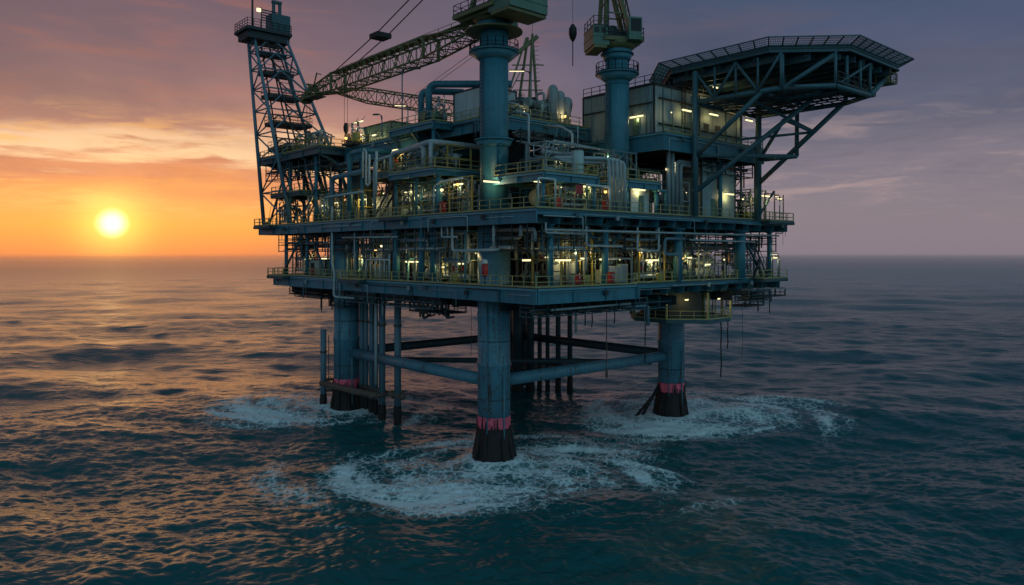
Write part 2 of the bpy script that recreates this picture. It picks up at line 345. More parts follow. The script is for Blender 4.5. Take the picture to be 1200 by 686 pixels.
# ------------------------------------------------------------------ mesh building
LOC = {}
def ang2(d): return math.atan2(d[1], d[0])
class MB:
    def __init__(s, o=None, face=None):
        s.v = []; s.f = []; s.s = []; s.o = Vector(o) if o is not None else None; s.face = face
    def T(s, p):
        # local (along the face left to right, inwards, up) to world
        if s.o is None: return Vector(p)
        if s.face == 'L': return Vector((s.o.x + p[1], s.o.y - p[0], s.o.z + p[2]))
        return Vector((s.o.x + p[0], s.o.y + p[1], s.o.z + p[2]))
    def add(s, vs, fs, smooth=False):
        b = len(s.v); s.v += [s.T(v) for v in vs]; s.f += [tuple(b + i for i in f) for f in fs]
        s.s += ([smooth] * len(fs)) if isinstance(smooth, bool) else smooth
        return s
    def box(s, c, z, rz=0.0):
        x, y, w = (v / 2 for v in z); cs, sn = math.cos(rz), math.sin(rz); vs = []
        for k in (-w, w):
            for i, j in ((-x, -y), (x, -y), (x, y), (-x, y)): vs.append((c[0] + i * cs - j * sn, c[1] + i * sn + j * cs, c[2] + k))
        return s.add(vs, [(3, 2, 1, 0), (4, 5, 6, 7), (0, 1, 5, 4), (1, 2, 6, 5), (2, 3, 7, 6), (3, 0, 4, 7)])
    def bb(s, x0, x1, y0, y1, z0, z1): return s.box(((x0 + x1) / 2, (y0 + y1) / 2, (z0 + z1) / 2), (x1 - x0, y1 - y0, z1 - z0))
    def frame(s, d):
        d = d.normalized(); up = Vector((0, 0, 1)) if abs(d.z) < 0.98 else Vector((1, 0, 0))
        a = d.cross(up).normalized(); return a, a.cross(d).normalized()
    def beam(s, p, q, w, h=None):
        p, q = Vector(p), Vector(q); h = h or w; a, b = s.frame(q - p); vs = []
        for e in (p, q):
            for i, j in ((-1, -1), (1, -1), (1, 1), (-1, 1)): vs.append(e + a * (i * w / 2) + b * (j * h / 2))
        return s.add(vs, [(3, 2, 1, 0), (4, 5, 6, 7), (0, 1, 5, 4), (1, 2, 6, 5), (2, 3, 7, 6), (3, 0, 4, 7)])
    def ibeam(s, p, q, w, h, t=0.06):
        p, q = Vector(p), Vector(q); a, b = s.frame(q - p)
        s.beam(p, q, t, h - 2 * t); o = b * (h / 2 - t / 2)
        s.beam(p + o, q + o, w, t); s.beam(p - o, q - o, w, t); return s
    def tube(s, p, q, r, n=8, r2=None, caps=True):
        p, q = Vector(p), Vector(q); r2 = r if r2 is None else r2; a, b = s.frame(q - p); vs = []
        for e, rr in ((p, r), (q, r2)):
            for i in range(n):
                t = 2 * math.pi * i / n; vs.append(e + a * (rr * math.cos(t)) + b * (rr * math.sin(t)))
        fs = [(i, (i + 1) % n, n + (i + 1) % n, n + i) for i in range(n)]; sm = [True] * n
        if caps: fs += [tuple(range(n - 1, -1, -1)), tuple(range(n, 2 * n))]; sm += [False, False]
        return s.add(vs, fs, sm)
    def pipe(s, pts, r, n=8, bend=None, seg=4):
        pts = [Vector(p) for p in pts]; bend = bend or r * 2.6; path = [pts[0]]
        for i in range(1, len(pts) - 1):
            a, b, c = pts[i - 1], pts[i], pts[i + 1]; u = (a - b); w = (c - b)
            if u.length < 1e-4 or w.length < 1e-4: continue
            k = min(bend, u.length * 0.48, w.length * 0.48); p0 = b + u.normalized() * k; p1 = b + w.normalized() * k
            for j in range(seg + 1):
                t = j / seg; path.append(p0 * (1 - t) ** 2 + b * (2 * t * (1 - t)) + p1 * t * t)
        path.append(pts[-1])
        vs = []; fs = []; sm = []; a = None
        for i, p in enumerate(path):
            d = (path[min(i + 1, len(path) - 1)] - path[max(i - 1, 0)]).normalized()
            if a is None: a, _ = s.frame(d)
            a = (a - d * a.dot(d)).normalized(); b = d.cross(a)
            for k in range(n):
                t = 2 * math.pi * k / n; vs.append(p + a * (r * math.cos(t)) + b * (r * math.sin(t)))
        for i in range(len(path) - 1):
            for k in range(n): fs.append((i * n + k, i * n + (k + 1) % n, (i + 1) * n + (k + 1) % n, (i + 1) * n + k)); sm.append(True)
        fs += [tuple(range(n - 1, -1, -1)), tuple(range((len(path) - 1) * n, len(path) * n))]; sm += [False, False]
        return s.add(vs, fs, sm)
    def lathe(s, c, prof, n=16, axis='z', smooth=True, jag=0.0):
        c = Vector(c); vs = []; fs = []; sm = []
        for j, (r, z) in enumerate(prof):
            for i in range(n):
                t = 2 * math.pi * i / n; rr = r * (1 + (rnd.uniform(-jag, jag) if jag else 0)); x, y = rr * math.cos(t), rr * math.sin(t)
                vs.append(c + (Vector((x, y, z)) if axis == 'z' else Vector((z, x, y)) if axis == 'x' else Vector((y, z, x))))
        for j in range(len(prof) - 1):
            flat = abs(prof[j][1] - prof[j + 1][1]) < 1e-6
            for i in range(n): fs.append((j * n + i, j * n + (i + 1) % n, (j + 1) * n + (i + 1) % n, (j + 1) * n + i)); sm.append(smooth and not flat)
        fs += [tuple(range(n - 1, -1, -1)), tuple(range((len(prof) - 1) * n, len(prof) * n))]; sm += [False, False]
        return s.add(vs, fs, sm)
    def prism(s, poly, z0, z1):
        n = len(poly); vs = [(x, y, z0) for x, y in poly] + [(x, y, z1) for x, y in poly]
        return s.add(vs, [tuple(range(n - 1, -1, -1)), tuple(range(n, 2 * n))] + [(i, (i + 1) % n, n + (i + 1) % n, n + i) for i in range(n)])
    def ring(s, c, ro, ri, z0, z1, n=24):
        s.lathe(c, [(ri, z0), (ro, z0), (ro, z1), (ri, z1)], n, smooth=True); return s
    def lattice(s, p, q, wa, wb, ha, hb, bays, r=0.09, rb=0.05, up=None, n=5):
        """four chord box truss from p to q with zigzag lacing; (wa,ha) section at p, (wb,hb) at q; wm/hm blends"""
        p, q = Vector(p), Vector(q); a, b = s.frame(q - p)
        def corner(t, i, j):
            w = wa + (wb - wa) * t; h = ha + (hb - ha) * t
            return p + (q - p) * t + a * (i * w / 2) + b * (j * h / 2)
        cs = ((-1, -1), (1, -1), (1, 1), (-1, 1))
        for i, j in cs: s.tube(corner(0, i, j), corner(1, i, j), r, n)
        for k in range(bays):
            t0, t1 = k / bays, (k + 1) / bays
            for e in range(4):
                A, B = cs[e], cs[(e + 1) % 4]
                if (k + e) % 2: A, B = B, A
                s.tube(corner(t0, *A), corner(t1, *B), rb, 4, caps=False)
                s.tube(corner(t1, *A), corner(t1, *B), rb * 0.8, 4, caps=False)
        return s
    def rail(s, pts, h=1.1, step=1.7, r=0.04, rails=(0.55, 1.1), toe=True, closed=False):
        pts = [Vector(p) for p in pts]
        if closed: pts.append(pts[0])
        for p, q in zip(pts, pts[1:]):
            L = (q - p).length; k = max(1, round(L / step))
            for i in range(k + 1): e = p + (q - p) * (i / k); s.beam(e, e + Vector((0, 0, h)), r * 1.7)
            for z in rails: s.beam(p + Vector((0, 0, z)), q + Vector((0, 0, z)), r * 1.6)
            if toe: s.beam(p + Vector((0, 0, 0.09)), q + Vector((0, 0, 0.09)), 0.02, 0.15)
        return s
    def build(s, name, mat, parent=None, label=None):
        me = bpy.data.meshes.new(name); off = LOC.get(parent.name, Vector((0, 0, 0))) if parent else Vector((0, 0, 0))
        me.from_pydata([tuple(v - off) for v in s.v], [], s.f)
        me.polygons.foreach_set('use_smooth', s.s); me.materials.append(MATS[mat]); me.update()
        o = bpy.data.objects.new(name, me); COL.objects.link(o)
        if parent: o.parent = parent
        LOC[o.name] = off
        if label: o['label'] = label
        return o
def thing(name, label, cat, loc=(0, 0, 0), group=None):
    o = bpy.data.objects.new(name, None); COL.objects.link(o); o.location = loc; o['label'] = label; o['category'] = cat
    o.empty_display_size = 0.5
    if group: o['group'] = group
    LOC[o.name] = Vector(loc); return o
def tag(o, label, cat, group=None):
    o['label'] = label; o['category'] = cat
    if group: o['group'] = group
    return o
def solo(mb, name, mat, loc, label, cat, group=None):
    """a thing that is one mesh, with its origin at its base"""
    LOC['__tmp'] = Vector(loc)
    class _P: pass
    me = bpy.data.meshes.new(name); off = Vector(loc)
    me.from_pydata([tuple(v - off) for v in mb.v], [], mb.f); me.polygons.foreach_set('use_smooth', mb.s); me.materials.append(MATS[mat]); me.update()
    o = bpy.data.objects.new(name, me); COL.objects.link(o); o.location = loc; LOC[o.name] = off
    return tag(o, label, cat, group)
ORD = ['first', 'second', 'third', 'fourth', 'fifth', 'sixth', 'seventh', 'eighth', 'ninth', 'tenth', 'eleventh', 'twelfth', 'thirteenth', 'fourteenth', 'fifteenth', 'sixteenth']
D3 = Vector((D2.x, D2.y, 0)); R3 = Vector((R2.x, R2.y, 0))
def across(p): d = Vector(p) - CAM; return d.dot(R3) / max(d.dot(D3), 1.0)

# ------------------------------------------------------------------ the platform: legs, decks, columns, braces
LO, MA, MZA, MZB, UP, DR, UR = 18.7, 26.3, 31.5, 30.0, 37.6, 37.0, 35.6
rig = thing('oil_platform', 'blue steel offshore oil platform standing on four legs in the sea', 'oil platform')
def leg(x, y, mat, back=False):
    o = MB().lathe((x, y, 0), [(1.75, 2.6), (1.75, 9.9), (1.84, 10.0), (1.84, 10.35), (1.75, 10.45), (1.75, 15.2), (1.82, 15.3), (1.82, 15.6), (1.75, 15.7), (1.75, 24.85)], 28)
    o.tube((x - 1.7, y - 0.9, 3), (x - 1.7, y - 0.9, 18), 0.07, 5)
    o.tube((x - 0.2, y - 1.9, 0.2), (x - 0.2, y - 1.9, 9), 0.09, 6)
    for z in (4, 7): o.beam((x - 0.2, y - 1.95, z), (x - 0.2, y - 1.6, z), 0.1)
    o = o.build('platform_leg', mat, rig)
    b = MB().lathe((x, y, 0), [(1.79, 3.35), (1.80, 3.4), (1.80, 4.55), (1.79, 4.6)], 28).build('paint_band', 'band', o)
    f = MB(); f.lathe((x, y, 0), [(2.55, -6), (2.4, -1), (2.25, 0.3), (2.05, 1.2), (1.95, 2.2), (1.88, 3.0), (1.82, 3.35)], 30, jag=0.05)
    for k in range(9):
        t = k * 0.7 + rnd.random() * 0.3; r0 = 1.83
        f.tube((x + r0 * math.cos(t), y + r0 * math.sin(t), 3.2 + rnd.uniform(-0.4, 0.25)), (x + 2.5 * math.cos(t), y + 2.5 * math.sin(t), -1), 0.16, 5, 0.22)
    for k in range(64):
        t = k * 0.0982 + rnd.uniform(-0.04, 0.04); w = rnd.uniform(0.06, 0.2); zt = 3.3 + rnd.random() ** 2.2 * 1.5; r0 = 1.83
        A = Vector((x + r0 * math.cos(t), y + r0 * math.sin(t), 0)); s_ = Vector((-math.sin(t), math.cos(t), 0)) * w; o_ = Vector((math.cos(t), math.sin(t), 0)) * 0.05
        vs = [A - s_ + Vector((0, 0, 2.7)), A + s_ + Vector((0, 0, 2.7)), A + s_ * 0.3 + Vector((0, 0, zt)), A - s_ * 0.2 + Vector((0, 0, zt))]
        f.add(vs + [v + o_ for v in vs], [(3, 2, 1, 0), (4, 5, 6, 7), (0, 1, 5, 4), (1, 2, 6, 5), (2, 3, 7, 6), (3, 0, 4, 7)])
    f.build('splash_zone', 'fouling', o)
    for z in (6.4, 12.6, 18.2): MB().lathe((x, y, 0), [(1.755, z), (1.79, z + 0.03), (1.79, z + 0.07), (1.755, z + 0.1)], 28).build('weld_seam', 'leg_dark', o)
    if not back:
        for a0 in (3.6, 4.6): 
            n_ = Vector((math.cos(a0), math.sin(a0), 0)); q = Vector((x, y, 0)) + n_ * 1.86
            MB().beam(q + Vector((0, 0, 5.4)), q + Vector((0, 0, 6.8)), 0.16).build('anode', 'rust', o)
    return o
leg(-15.65, -15.65, 'leg'); leg(15.65, -15.65, 'leg'); leg(-15.8, 16.3, 'leg'); leg(15.65, 15.65, 'leg_dark')  # back leg wears a darker copy of the leg paint, shade put into it
for o_ in (0.0, 0.9):
    MB().tube((14.4 - o_ * 0.3, -14.6 + o_ * 0.4 - 0.5, 4.2), (10.9 + o_ * 0.9, -11.9 - o_, -1.5), 0.2, 8).build('raker', 'fouling', rig)
def brace(p, q, r, mat):
    MB().tube(p, q, r, 14).build('brace', mat, rig)
brace((-15.65, -13.9, 8.2), (-15.65, 14.6, 8.2), 0.68, 'leg')
brace((-13.9, -15.65, 8.2), (13.9, -15.65, 8.2), 0.68, 'leg')
brace((15.65, -13.9, 8.3), (15.65, 13.9, 8.3), 0.62, 'leg_dark')  # back braces likewise carry their shade in the darker colour
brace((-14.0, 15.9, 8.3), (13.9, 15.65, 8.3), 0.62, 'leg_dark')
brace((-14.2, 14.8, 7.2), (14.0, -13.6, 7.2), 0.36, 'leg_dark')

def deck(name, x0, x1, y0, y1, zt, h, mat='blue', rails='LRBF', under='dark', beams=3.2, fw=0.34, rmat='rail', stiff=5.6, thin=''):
    """deck plate, beams below it, a girder along each side and railings along the listed sides
    (L: x0 side, R: x1 side, F: y0 side, B: y1 side)"""
    d = MB().bb(x0 + 0.02, x1 - 0.02, y0 + 0.02, y1 - 0.02, zt - 0.12, zt)
    k = max(2, int((y1 - y0) / beams))
    for i in range(1, k): y = y0 + (y1 - y0) * i / k; d.ibeam((x0 + 0.3, y, zt - 0.12 - h * 0.36), (x1 - 0.3, y, zt - 0.12 - h * 0.36), 0.25, h * 0.68)
    k = max(2, int((x1 - x0) / (beams * 1.6)))
    for i in range(1, k): x = x0 + (x1 - x0) * i / k; d.ibeam((x, y0 + 0.3, zt - 0.14 - h * 0.42), (x, y1 - 0.3, zt - 0.14 - h * 0.42), 0.3, h * 0.80)
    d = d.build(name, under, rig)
    def girder(p, q, ins, slim=False):
        if slim:
            # slim edge channel on gussets, the deep girder set back, shade put into its darker blue
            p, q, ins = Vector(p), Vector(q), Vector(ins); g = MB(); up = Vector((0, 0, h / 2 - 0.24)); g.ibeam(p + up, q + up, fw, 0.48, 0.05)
            n = max(2, round((q - p).length / 3.1)); dd = (q - p).normalized() * 0.05
            for i in range(n + 1):
                e = p + (q - p) * (i / n) - ins * (fw * 0.3); A = e + Vector((0, 0, h / 2 - 0.49)); Bq = e + ins * 0.25 + Vector((0, 0, -h / 2)); Cq = e + ins * 1.2 + Vector((0, 0, -h / 2)); E = e + ins * 1.2 + Vector((0, 0, h / 2 - 0.49))
                g.add([v + s for s in (-dd, dd) for v in (A, Bq, Cq, E)], [(3, 2, 1, 0), (4, 5, 6, 7), (0, 1, 5, 4), (1, 2, 6, 5), (2, 3, 7, 6), (3, 0, 4, 7)])
            g.build('girder', mat, d)
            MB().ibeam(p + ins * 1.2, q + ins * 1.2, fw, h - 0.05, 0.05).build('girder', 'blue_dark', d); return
        p, q, ins = Vector(p), Vector(q), Vector(ins); g = MB(); g.ibeam(p, q, fw, h, 0.05)
        n = max(2, round((q - p).length / stiff))
        for i in range(n + 1):
            e = p + (q - p) * (i / n) - ins * (fw * 0.25); dd = (q - p).normalized()
            g.beam(e - dd * 0.03, e + dd * 0.03, fw * 0.5, h - 0.1)
        g.build('girder', mat, d)
        MB().beam(p + Vector((0, 0, h / 2 - 0.07)) - ins * (fw / 2 + 0.02), q + Vector((0, 0, h / 2 - 0.07)) - ins * (fw / 2 + 0.02), 0.035, 0.2).build('lit_edge_strip', 'blue_edge_lit' if mat == 'blue' else mat, d)  # paler strip paints in the light along the girder's top edge
    zc = zt - 0.12 - h / 2
    girder((x0 + fw / 2, y0, zc), (x0 + fw / 2, y1, zc), (1, 0, 0)); girder((x0 + fw, y0 + fw / 2, zc), (x1 - fw, y0 + fw / 2, zc), (0, 1, 0), 'F' in thin)
    girder((x1 - fw / 2, y0, zc), (x1 - fw / 2, y1, zc), (-1, 0, 0)); girder((x0 + fw, y1 - fw / 2, zc), (x1 - fw, y1 - fw / 2, zc), (0, -1, 0))
    e = 0.09
    if h > 1.25:
        for c, p, q, out in (('L', (x0, y1 - 0.4, zt), (x0, y0 + 0.4, zt), (-1, 0, 0)), ('F', (x0 + 0.4, y0, zt), (x1 - 0.4, y0, zt), (0, -1, 0))):
            if c not in rails: continue
            p, q, out = Vector(p), Vector(q), Vector(out); L = (q - p).length; dd = (q - p) / L; a = 0.5
            while a < L - 2:
                ln = min(rnd.uniform(4, 11), L - a - 0.3); z = rnd.uniform(-0.75, -0.35); r_ = rnd.choice([0.035, 0.05, 0.07]); P0 = p + dd * a + out * 0.12; P1 = p + dd * (a + ln) + out * 0.12
                pts = [P0 + Vector((0, 0, z)), P1 + Vector((0, 0, z))]
                if rnd.random() < 0.6: pts.append(P1 + Vector((0, 0, -h - rnd.uniform(0.3, 1.7))))
                if rnd.random() < 0.4: pts.insert(0, P0 + Vector((0, 0, -h - rnd.uniform(0.2, 1.2))))
                MB().pipe(pts, r_, 6).build('conduit', rnd.choice(['grey', 'dark', 'galv', 'blue_grey']), d)
                if rnd.random() < 0.7:
                    b_ = p + dd * (a + ln * rnd.random()) + out * 0.14 + Vector((0, 0, rnd.uniform(-0.9, -0.5))); MB().box(b_, (0.5, 0.2, 0.45) if c == 'F' else (0.2, 0.5, 0.45)).build('junction_box', rnd.choice(['grey', 'dark', 'cream', 'blue_dark']), d)
                a += ln + rnd.uniform(0.2, 2.5)
    for c, p, q in (('L', (x0 + e, y0 + e, zt), (x0 + e, y1 - e, zt)), ('F', (x0 + 0.2, y0 + e, zt), (x1 - 0.2, y0 + e, zt)),
                    ('R', (x1 - e, y0 + e, zt), (x1 - e, y1 - e, zt)), ('B', (x0 + 0.2, y1 - e, zt), (x1 - 0.2, y1 - e, zt))):
        if c in rails: MB().rail([p, q]).build('railing', rmat, d)
    return d
deck('lower_deck', -19.2, -4.0, -26, 33, LO, 1.45, 'blue', 'LFB')
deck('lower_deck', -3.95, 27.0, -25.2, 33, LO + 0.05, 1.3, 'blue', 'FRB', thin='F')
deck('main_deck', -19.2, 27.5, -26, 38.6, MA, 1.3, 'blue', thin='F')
deck('mezzanine_deck', -19.5, -9, -10, -0.6, MZA, 0.7, 'blue', 'LF')
deck('mezzanine_deck', -17.3, -9.2, -25, -17.5, MZB, 0.8, 'blue', 'LFR')
deck('mezzanine_deck', -4.7, 1.2, -25, -18.5, MZB, 0.8, 'blue', 'LFR')
deck('mezzanine_deck', -19.0, -12, 24.5, 34.5, 31.1, 0.5, 'blue_dark', 'LFB')
deck('mezzanine_deck', -17.5, -10, -0.4, 9.5, 32.2, 0.6, 'blue_grey', 'L')
deck('upper_deck', -13.6, 1.5, -13.8, -0.55, UP, 1.5, 'blue', 'LF')
deck('upper_deck', -16.5, -13.65, -5.5, 4.0, UP + 0.03, 0.8, 'blue', 'LF')
deck('upper_deck', -15.2, 0.2, -0.45, 17.9, DR, 2.3, 'blue', 'L')
deck('drill_deck', -19.2, -5, 18, 38.4, DR, 1.0, 'blue_dark', 'LFB', rmat='yellow')
deck('upper_deck', 0.3, 21.5, -26, -9.1, UR, 1.9, 'blue', 'FR')
deck('upper_deck', 1.6, 24, -9, 18, 35.9, 1.5, 'blue_dark', 'R')  # unseen fill deck, added so light does not pass through
deck('balcony', -20.5, -19.25, 31.5, 37.5, MA - 0.05, 0.35, 'blue_dark', 'LFB')
deck('balcony', -20.4, -19.25, 27, 32.6, LO - 0.05, 0.35, 'blue_dark', 'LFB')
deck('balcony', 21, 27.4, -27.1, -26.05, MA - 0.05, 0.35, 'blue_dark', 'LFR')
deck('balcony', 20.5, 26.8, -26.5, -25.25, LO - 0.02, 0.3, 'blue_dark', 'LFR')
deck('balcony', -20.2, -19.25, -4.5, 0.5, MA - 0.05, 0.3, 'blue_dark', 'LFB')
deck('balcony', -20.3, -19.25, 5.0, 10.5, LO - 0.05, 0.3, 'blue_dark', 'LFB')
deck('intermediate_deck', 9, 25, -23, -12, 23.2, 0.35, 'blue_dark', 'R', under='inner_shade')
deck('intermediate_deck', -17.2, -8, 14, 30, 23.3, 0.35, 'blue_dark', 'L', under='inner_shade')
# haunch brackets below the edges that stick out
def column(x, y, z0, z1, w=0.5, mat='blue', round_=True):
    m = MB()
    if round_:
        m.tube((x, y, z0), (x, y, z1), w / 2, 12); m.tube((x, y, z0), (x, y, z0 + 0.12), w * 0.8, 12); m.tube((x, y, z1 - 0.12), (x, y, z1), w * 0.8, 12)
    else: m.beam((x, y, z0), (x, y, z1), w)
    m.build('column', mat, rig)
B1 = MA - 1.44
for x, y, w in ((-18.3, -0.45, 0.85), (-18.0, -5.4, 0.75), (-17.4, -6.9, 0.8), (-18, 9.6, 0.5), (-17.6, 16.8, 1.0), (-18, 24, 0.5), (-18, 31, 0.55),
                (-15.9, -24.6, 0.6), (-15.2, -24.0, 0.3), (-7.75, -24.5, 0.75), (4.6, -24.8, 1.05), (17.6, -25.0, 1.2), (25.5, -24.5, 0.6), (25.5, -12, 0.8), (24, 10, 0.8), (25, 30, 0.8), (0, 31, 0.9), (12, 31, 0.9)):
    column(x, y, LO, B1, w, 'blue')
for x, y, z1, w in ((-18.6, -0.9, MZA - 0.82, 0.34), (-18.6, -5.2, MZA - 0.82, 0.34), (-18.6, -9.5, MZA - 0.82, 0.5), (-12, -9.6, MZA - 0.82, 0.4), (-13.3, -13.4, UP - 1.65, 0.42), (-16.2, -5.2, UP - 0.95, 0.4),
                    (-16.9, -24.6, MZB - 0.95, 0.42), (-9.6, -24.6, MZB - 0.95, 0.42), (-4.3, -24.6, MZB - 0.95, 0.42), (0.8, -24.6, MZB - 0.95, 0.5), (-9, -13.5, UP - 1.65, 0.6), (-4, -13.5, UP - 1.65, 0.6),
                    (-17.5, 9, DR - 2.5, 0.5), (-14.8, 17, DR - 2.5, 1.0), (-18.3, 20.5, DR - 1.2, 0.5), (-18.3, 29, DR - 1.2, 0.45), (-12, 37.5, DR - 1.2, 0.5), (-11, 27, DR - 1.2, 0.6),
                    (13, -25, UR - 2.1, 0.5), (21, -25.2, UR - 2.1, 0.6), (21, -11, UR - 2.1, 0.8), (23, 15, 34.2, 0.8), (0, 17, DR - 2.5, 0.8)):
    column(x, y, MA, z1, w, 'blue')
# haunched brackets under the platforms that stick out
for y in (-9.6, -5.0, -0.9): MB().beam((-19.2, y, MZA - 0.75), (-16.5, y, MA + 3.0), 0.22).build('bracket', 'blue_dark', rig)
for y in (-5.3, -1.0, 3.6): MB().beam((-16.4, y, UP - 0.95), (-13.8, y, UP - 3.4), 0.24).build('bracket', 'blue_dark', rig)
for y in (18.5, 24, 30, 36): MB().pipe([(-19.0, y, DR - 1.1), (-15.6, y, DR - 2.2), (-14.6, y, DR - 7)], 0.2, 6, bend=2.0).build('bracket', 'blue_dark', rig)
# module walls added to close the middle; near-black colour holds the interior's shade
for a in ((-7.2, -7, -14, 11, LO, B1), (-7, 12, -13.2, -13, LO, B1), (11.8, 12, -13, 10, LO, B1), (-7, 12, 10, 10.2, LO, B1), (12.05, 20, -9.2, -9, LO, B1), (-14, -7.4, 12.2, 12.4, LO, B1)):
    MB().bb(*a).build('bulkhead', 'inner_shade', rig)
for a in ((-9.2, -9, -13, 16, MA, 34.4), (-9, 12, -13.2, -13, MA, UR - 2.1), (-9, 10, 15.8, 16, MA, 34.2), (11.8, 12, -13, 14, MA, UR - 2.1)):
    MB().bb(*a).build('bulkhead', 'inner_shade', rig)
def stairs(p, q, w, mat='dark', wdir=None):
    p, q = Vector(p), Vector(q); d = (q - p); flat = Vector((d.x, d.y, 0)).normalized(); sd = Vector((-flat.y, flat.x, 0)) * (w / 2)
    m = MB()
    for s in (-1, 1):
        m.beam(p + sd * s, q + sd * s, 0.07, 0.3)
        m.beam(p + sd * s + Vector((0, 0, 1)), q + sd * s + Vector((0, 0, 1)), 0.06)
        for i in range(4): e = p + d * (i / 3) + sd * s; m.beam(e, e + Vector((0, 0, 1)), 0.05)
    n = int(abs(d.z) / 0.22)
    for i in range(n): e = p + d * ((i + 0.5) / n); m.beam(e - sd, e + sd, 0.26, 0.04)
    m.build('staircase', mat, rig)
for p, q in (((-18.6, 16.8, LO + 0.1), (-18.2, 22.5, B1)), ((-18.6, 31, LO + 0.1), (-18.2, 25, B1)), ((17.6, -25, B1), (23, -25, LO + 0.2)), ((-7.4, -24.4, B1 - 2.6), (-4.2, -24.4, B1)), ((-7.9, -24.4, B1 - 2.6), (-11, -24.4, B1)),
             ((-18.4, 18.6, MA), (-18.4, 24, DR - 1.2)), ((-18.4, 36.5, MA), (-18.4, 29.5, DR - 1.2)), ((21, -25.2, MA), (25.5, -25.2, MA + 4))): MB().tube(p, q, 0.17, 8).build('diagonal', 'blue_dark', rig)
stairs((-18.5, 3.6, MA), (-18.5, -1.4, MZA - 0.3), 1.0)
stairs((-17.5, 27, MA), (-17.5, 31, 31), 0.9, 'blue_dark')
stairs((-18.3, 20.2, 31), (-18.3, 24.6, 31.1 - 4.7), 0.9, 'blue_dark')
stairs((-16.5, 24, LO), (-16.5, 30, B1), 0.9, 'dark')
stairs((23.5, -25, LO), (20, -25, 23.2), 0.9, 'dark')
stairs((-16, 3.0, LO), (-16, 9.0, B1), 0.9, 'yellow')
# lattice stair tower below the helideck
st = MB()
for x, y in ((20.2, -22), (22.6, -22), (22.6, -19), (20.2, -19)): st.beam((x, y, MA), (x, y, 41.5), 0.24)
for k in range(8):
    z = MA + 1.9 * k
    for (a, b) in (((20.2, -22), (22.6, -22)), ((22.6, -22), (22.6, -19)), ((22.6, -19), (20.2, -19)), ((20.2, -19), (20.2, -22))):
        st.beam((*a, z + 1.9), (*b, z + 1.9), 0.16)
        if k % 2: a, b = b, a
        st.beam((*a, z), (*b, z + 1.9), 0.1)
    if k % 2: st.bb(20.2, 22.6, -22, -19, z - 0.05, z)
st.build('stair_tower', 'dark', rig)
# structures that hang below the lower deck
BL = LO - 1.57
def hung_walkway(x0, x1, y0, y1, z, name='hanging_walkway'):
    m = MB().bb(x0, x1, y0, y1, z, z + 0.07)
    m.rail([(x0, y0, z), (x1, y0, z), (x1, y1, z), (x0, y1, z)], 1.0, 1.5, 0.035, closed=True)
    for x in (x0 + 0.1, x1 - 0.1):
        for y in (y0 + 0.1, y1 - 0.1): m.beam((x, y, z), (x, y, BL), 0.08)
    m.build(name, 'dark', rig)
hung_walkway(-18.9, -17.2, 17.5, 28, 15.9); hung_walkway(-18.2, -16.4, 12.6, 17, 14.7); hung_walkway(-18.4, -15, -10, -3.4, 15.2)
hung_walkway(19, 27.6, -25.7, -24.2, 16.2); hung_walkway(-12, -3, -24.5, -22.8, 16.0); hung_walkway(20.5, 25, -24, -21, 14.9)
m = MB()
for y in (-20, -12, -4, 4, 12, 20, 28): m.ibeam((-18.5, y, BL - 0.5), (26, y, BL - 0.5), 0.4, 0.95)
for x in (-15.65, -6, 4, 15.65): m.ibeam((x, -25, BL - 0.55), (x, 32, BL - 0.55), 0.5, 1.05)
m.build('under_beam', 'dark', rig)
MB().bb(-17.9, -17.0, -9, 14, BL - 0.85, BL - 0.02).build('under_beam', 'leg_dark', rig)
# polygonal cellar hung round the right leg
cx, cy = 14.2, -18.0
poly = [(cx + 6.6 * math.cos(R_(22.5 + 45 * k)), cy + 6.6 * math.sin(R_(22.5 + 45 * k))) for k in range(8)]
ud = MB().prism(poly, 13.3, 13.75); inner = [(cx + (x - cx) * 0.8, cy + (y - cy) * 0.8) for x, y in poly]
ud = ud.build('cellar_platform', 'blue_dark', rig)
r = MB(); r.rail([(x, y, 13.75) for x, y in poly], closed=True)
for x, y in poly: r.beam((x, y, 13.75), (x, y, BL), 0.22)
r.build('railing', 'rail', ud)
w = MB()
for k in (2, 3, 4): (a, b) = (inner[k], inner[k + 1]); w.beam((*a, 15.45), (*b, 15.45), 0.08, 3.3)
w.build('wall', 'dark', ud)
pp = MB()
for k in range(22):
    t = k * 0.37; rr = rnd.uniform(3.4, 5.6); pp.tube((cx + rr * math.cos(t), cy + rr * math.sin(t), 13.75), (cx + rr * math.cos(t), cy + rr * math.sin(t), BL), rnd.uniform(0.06, 0.2), 6)
pp.build('pipework', 'olive', ud)
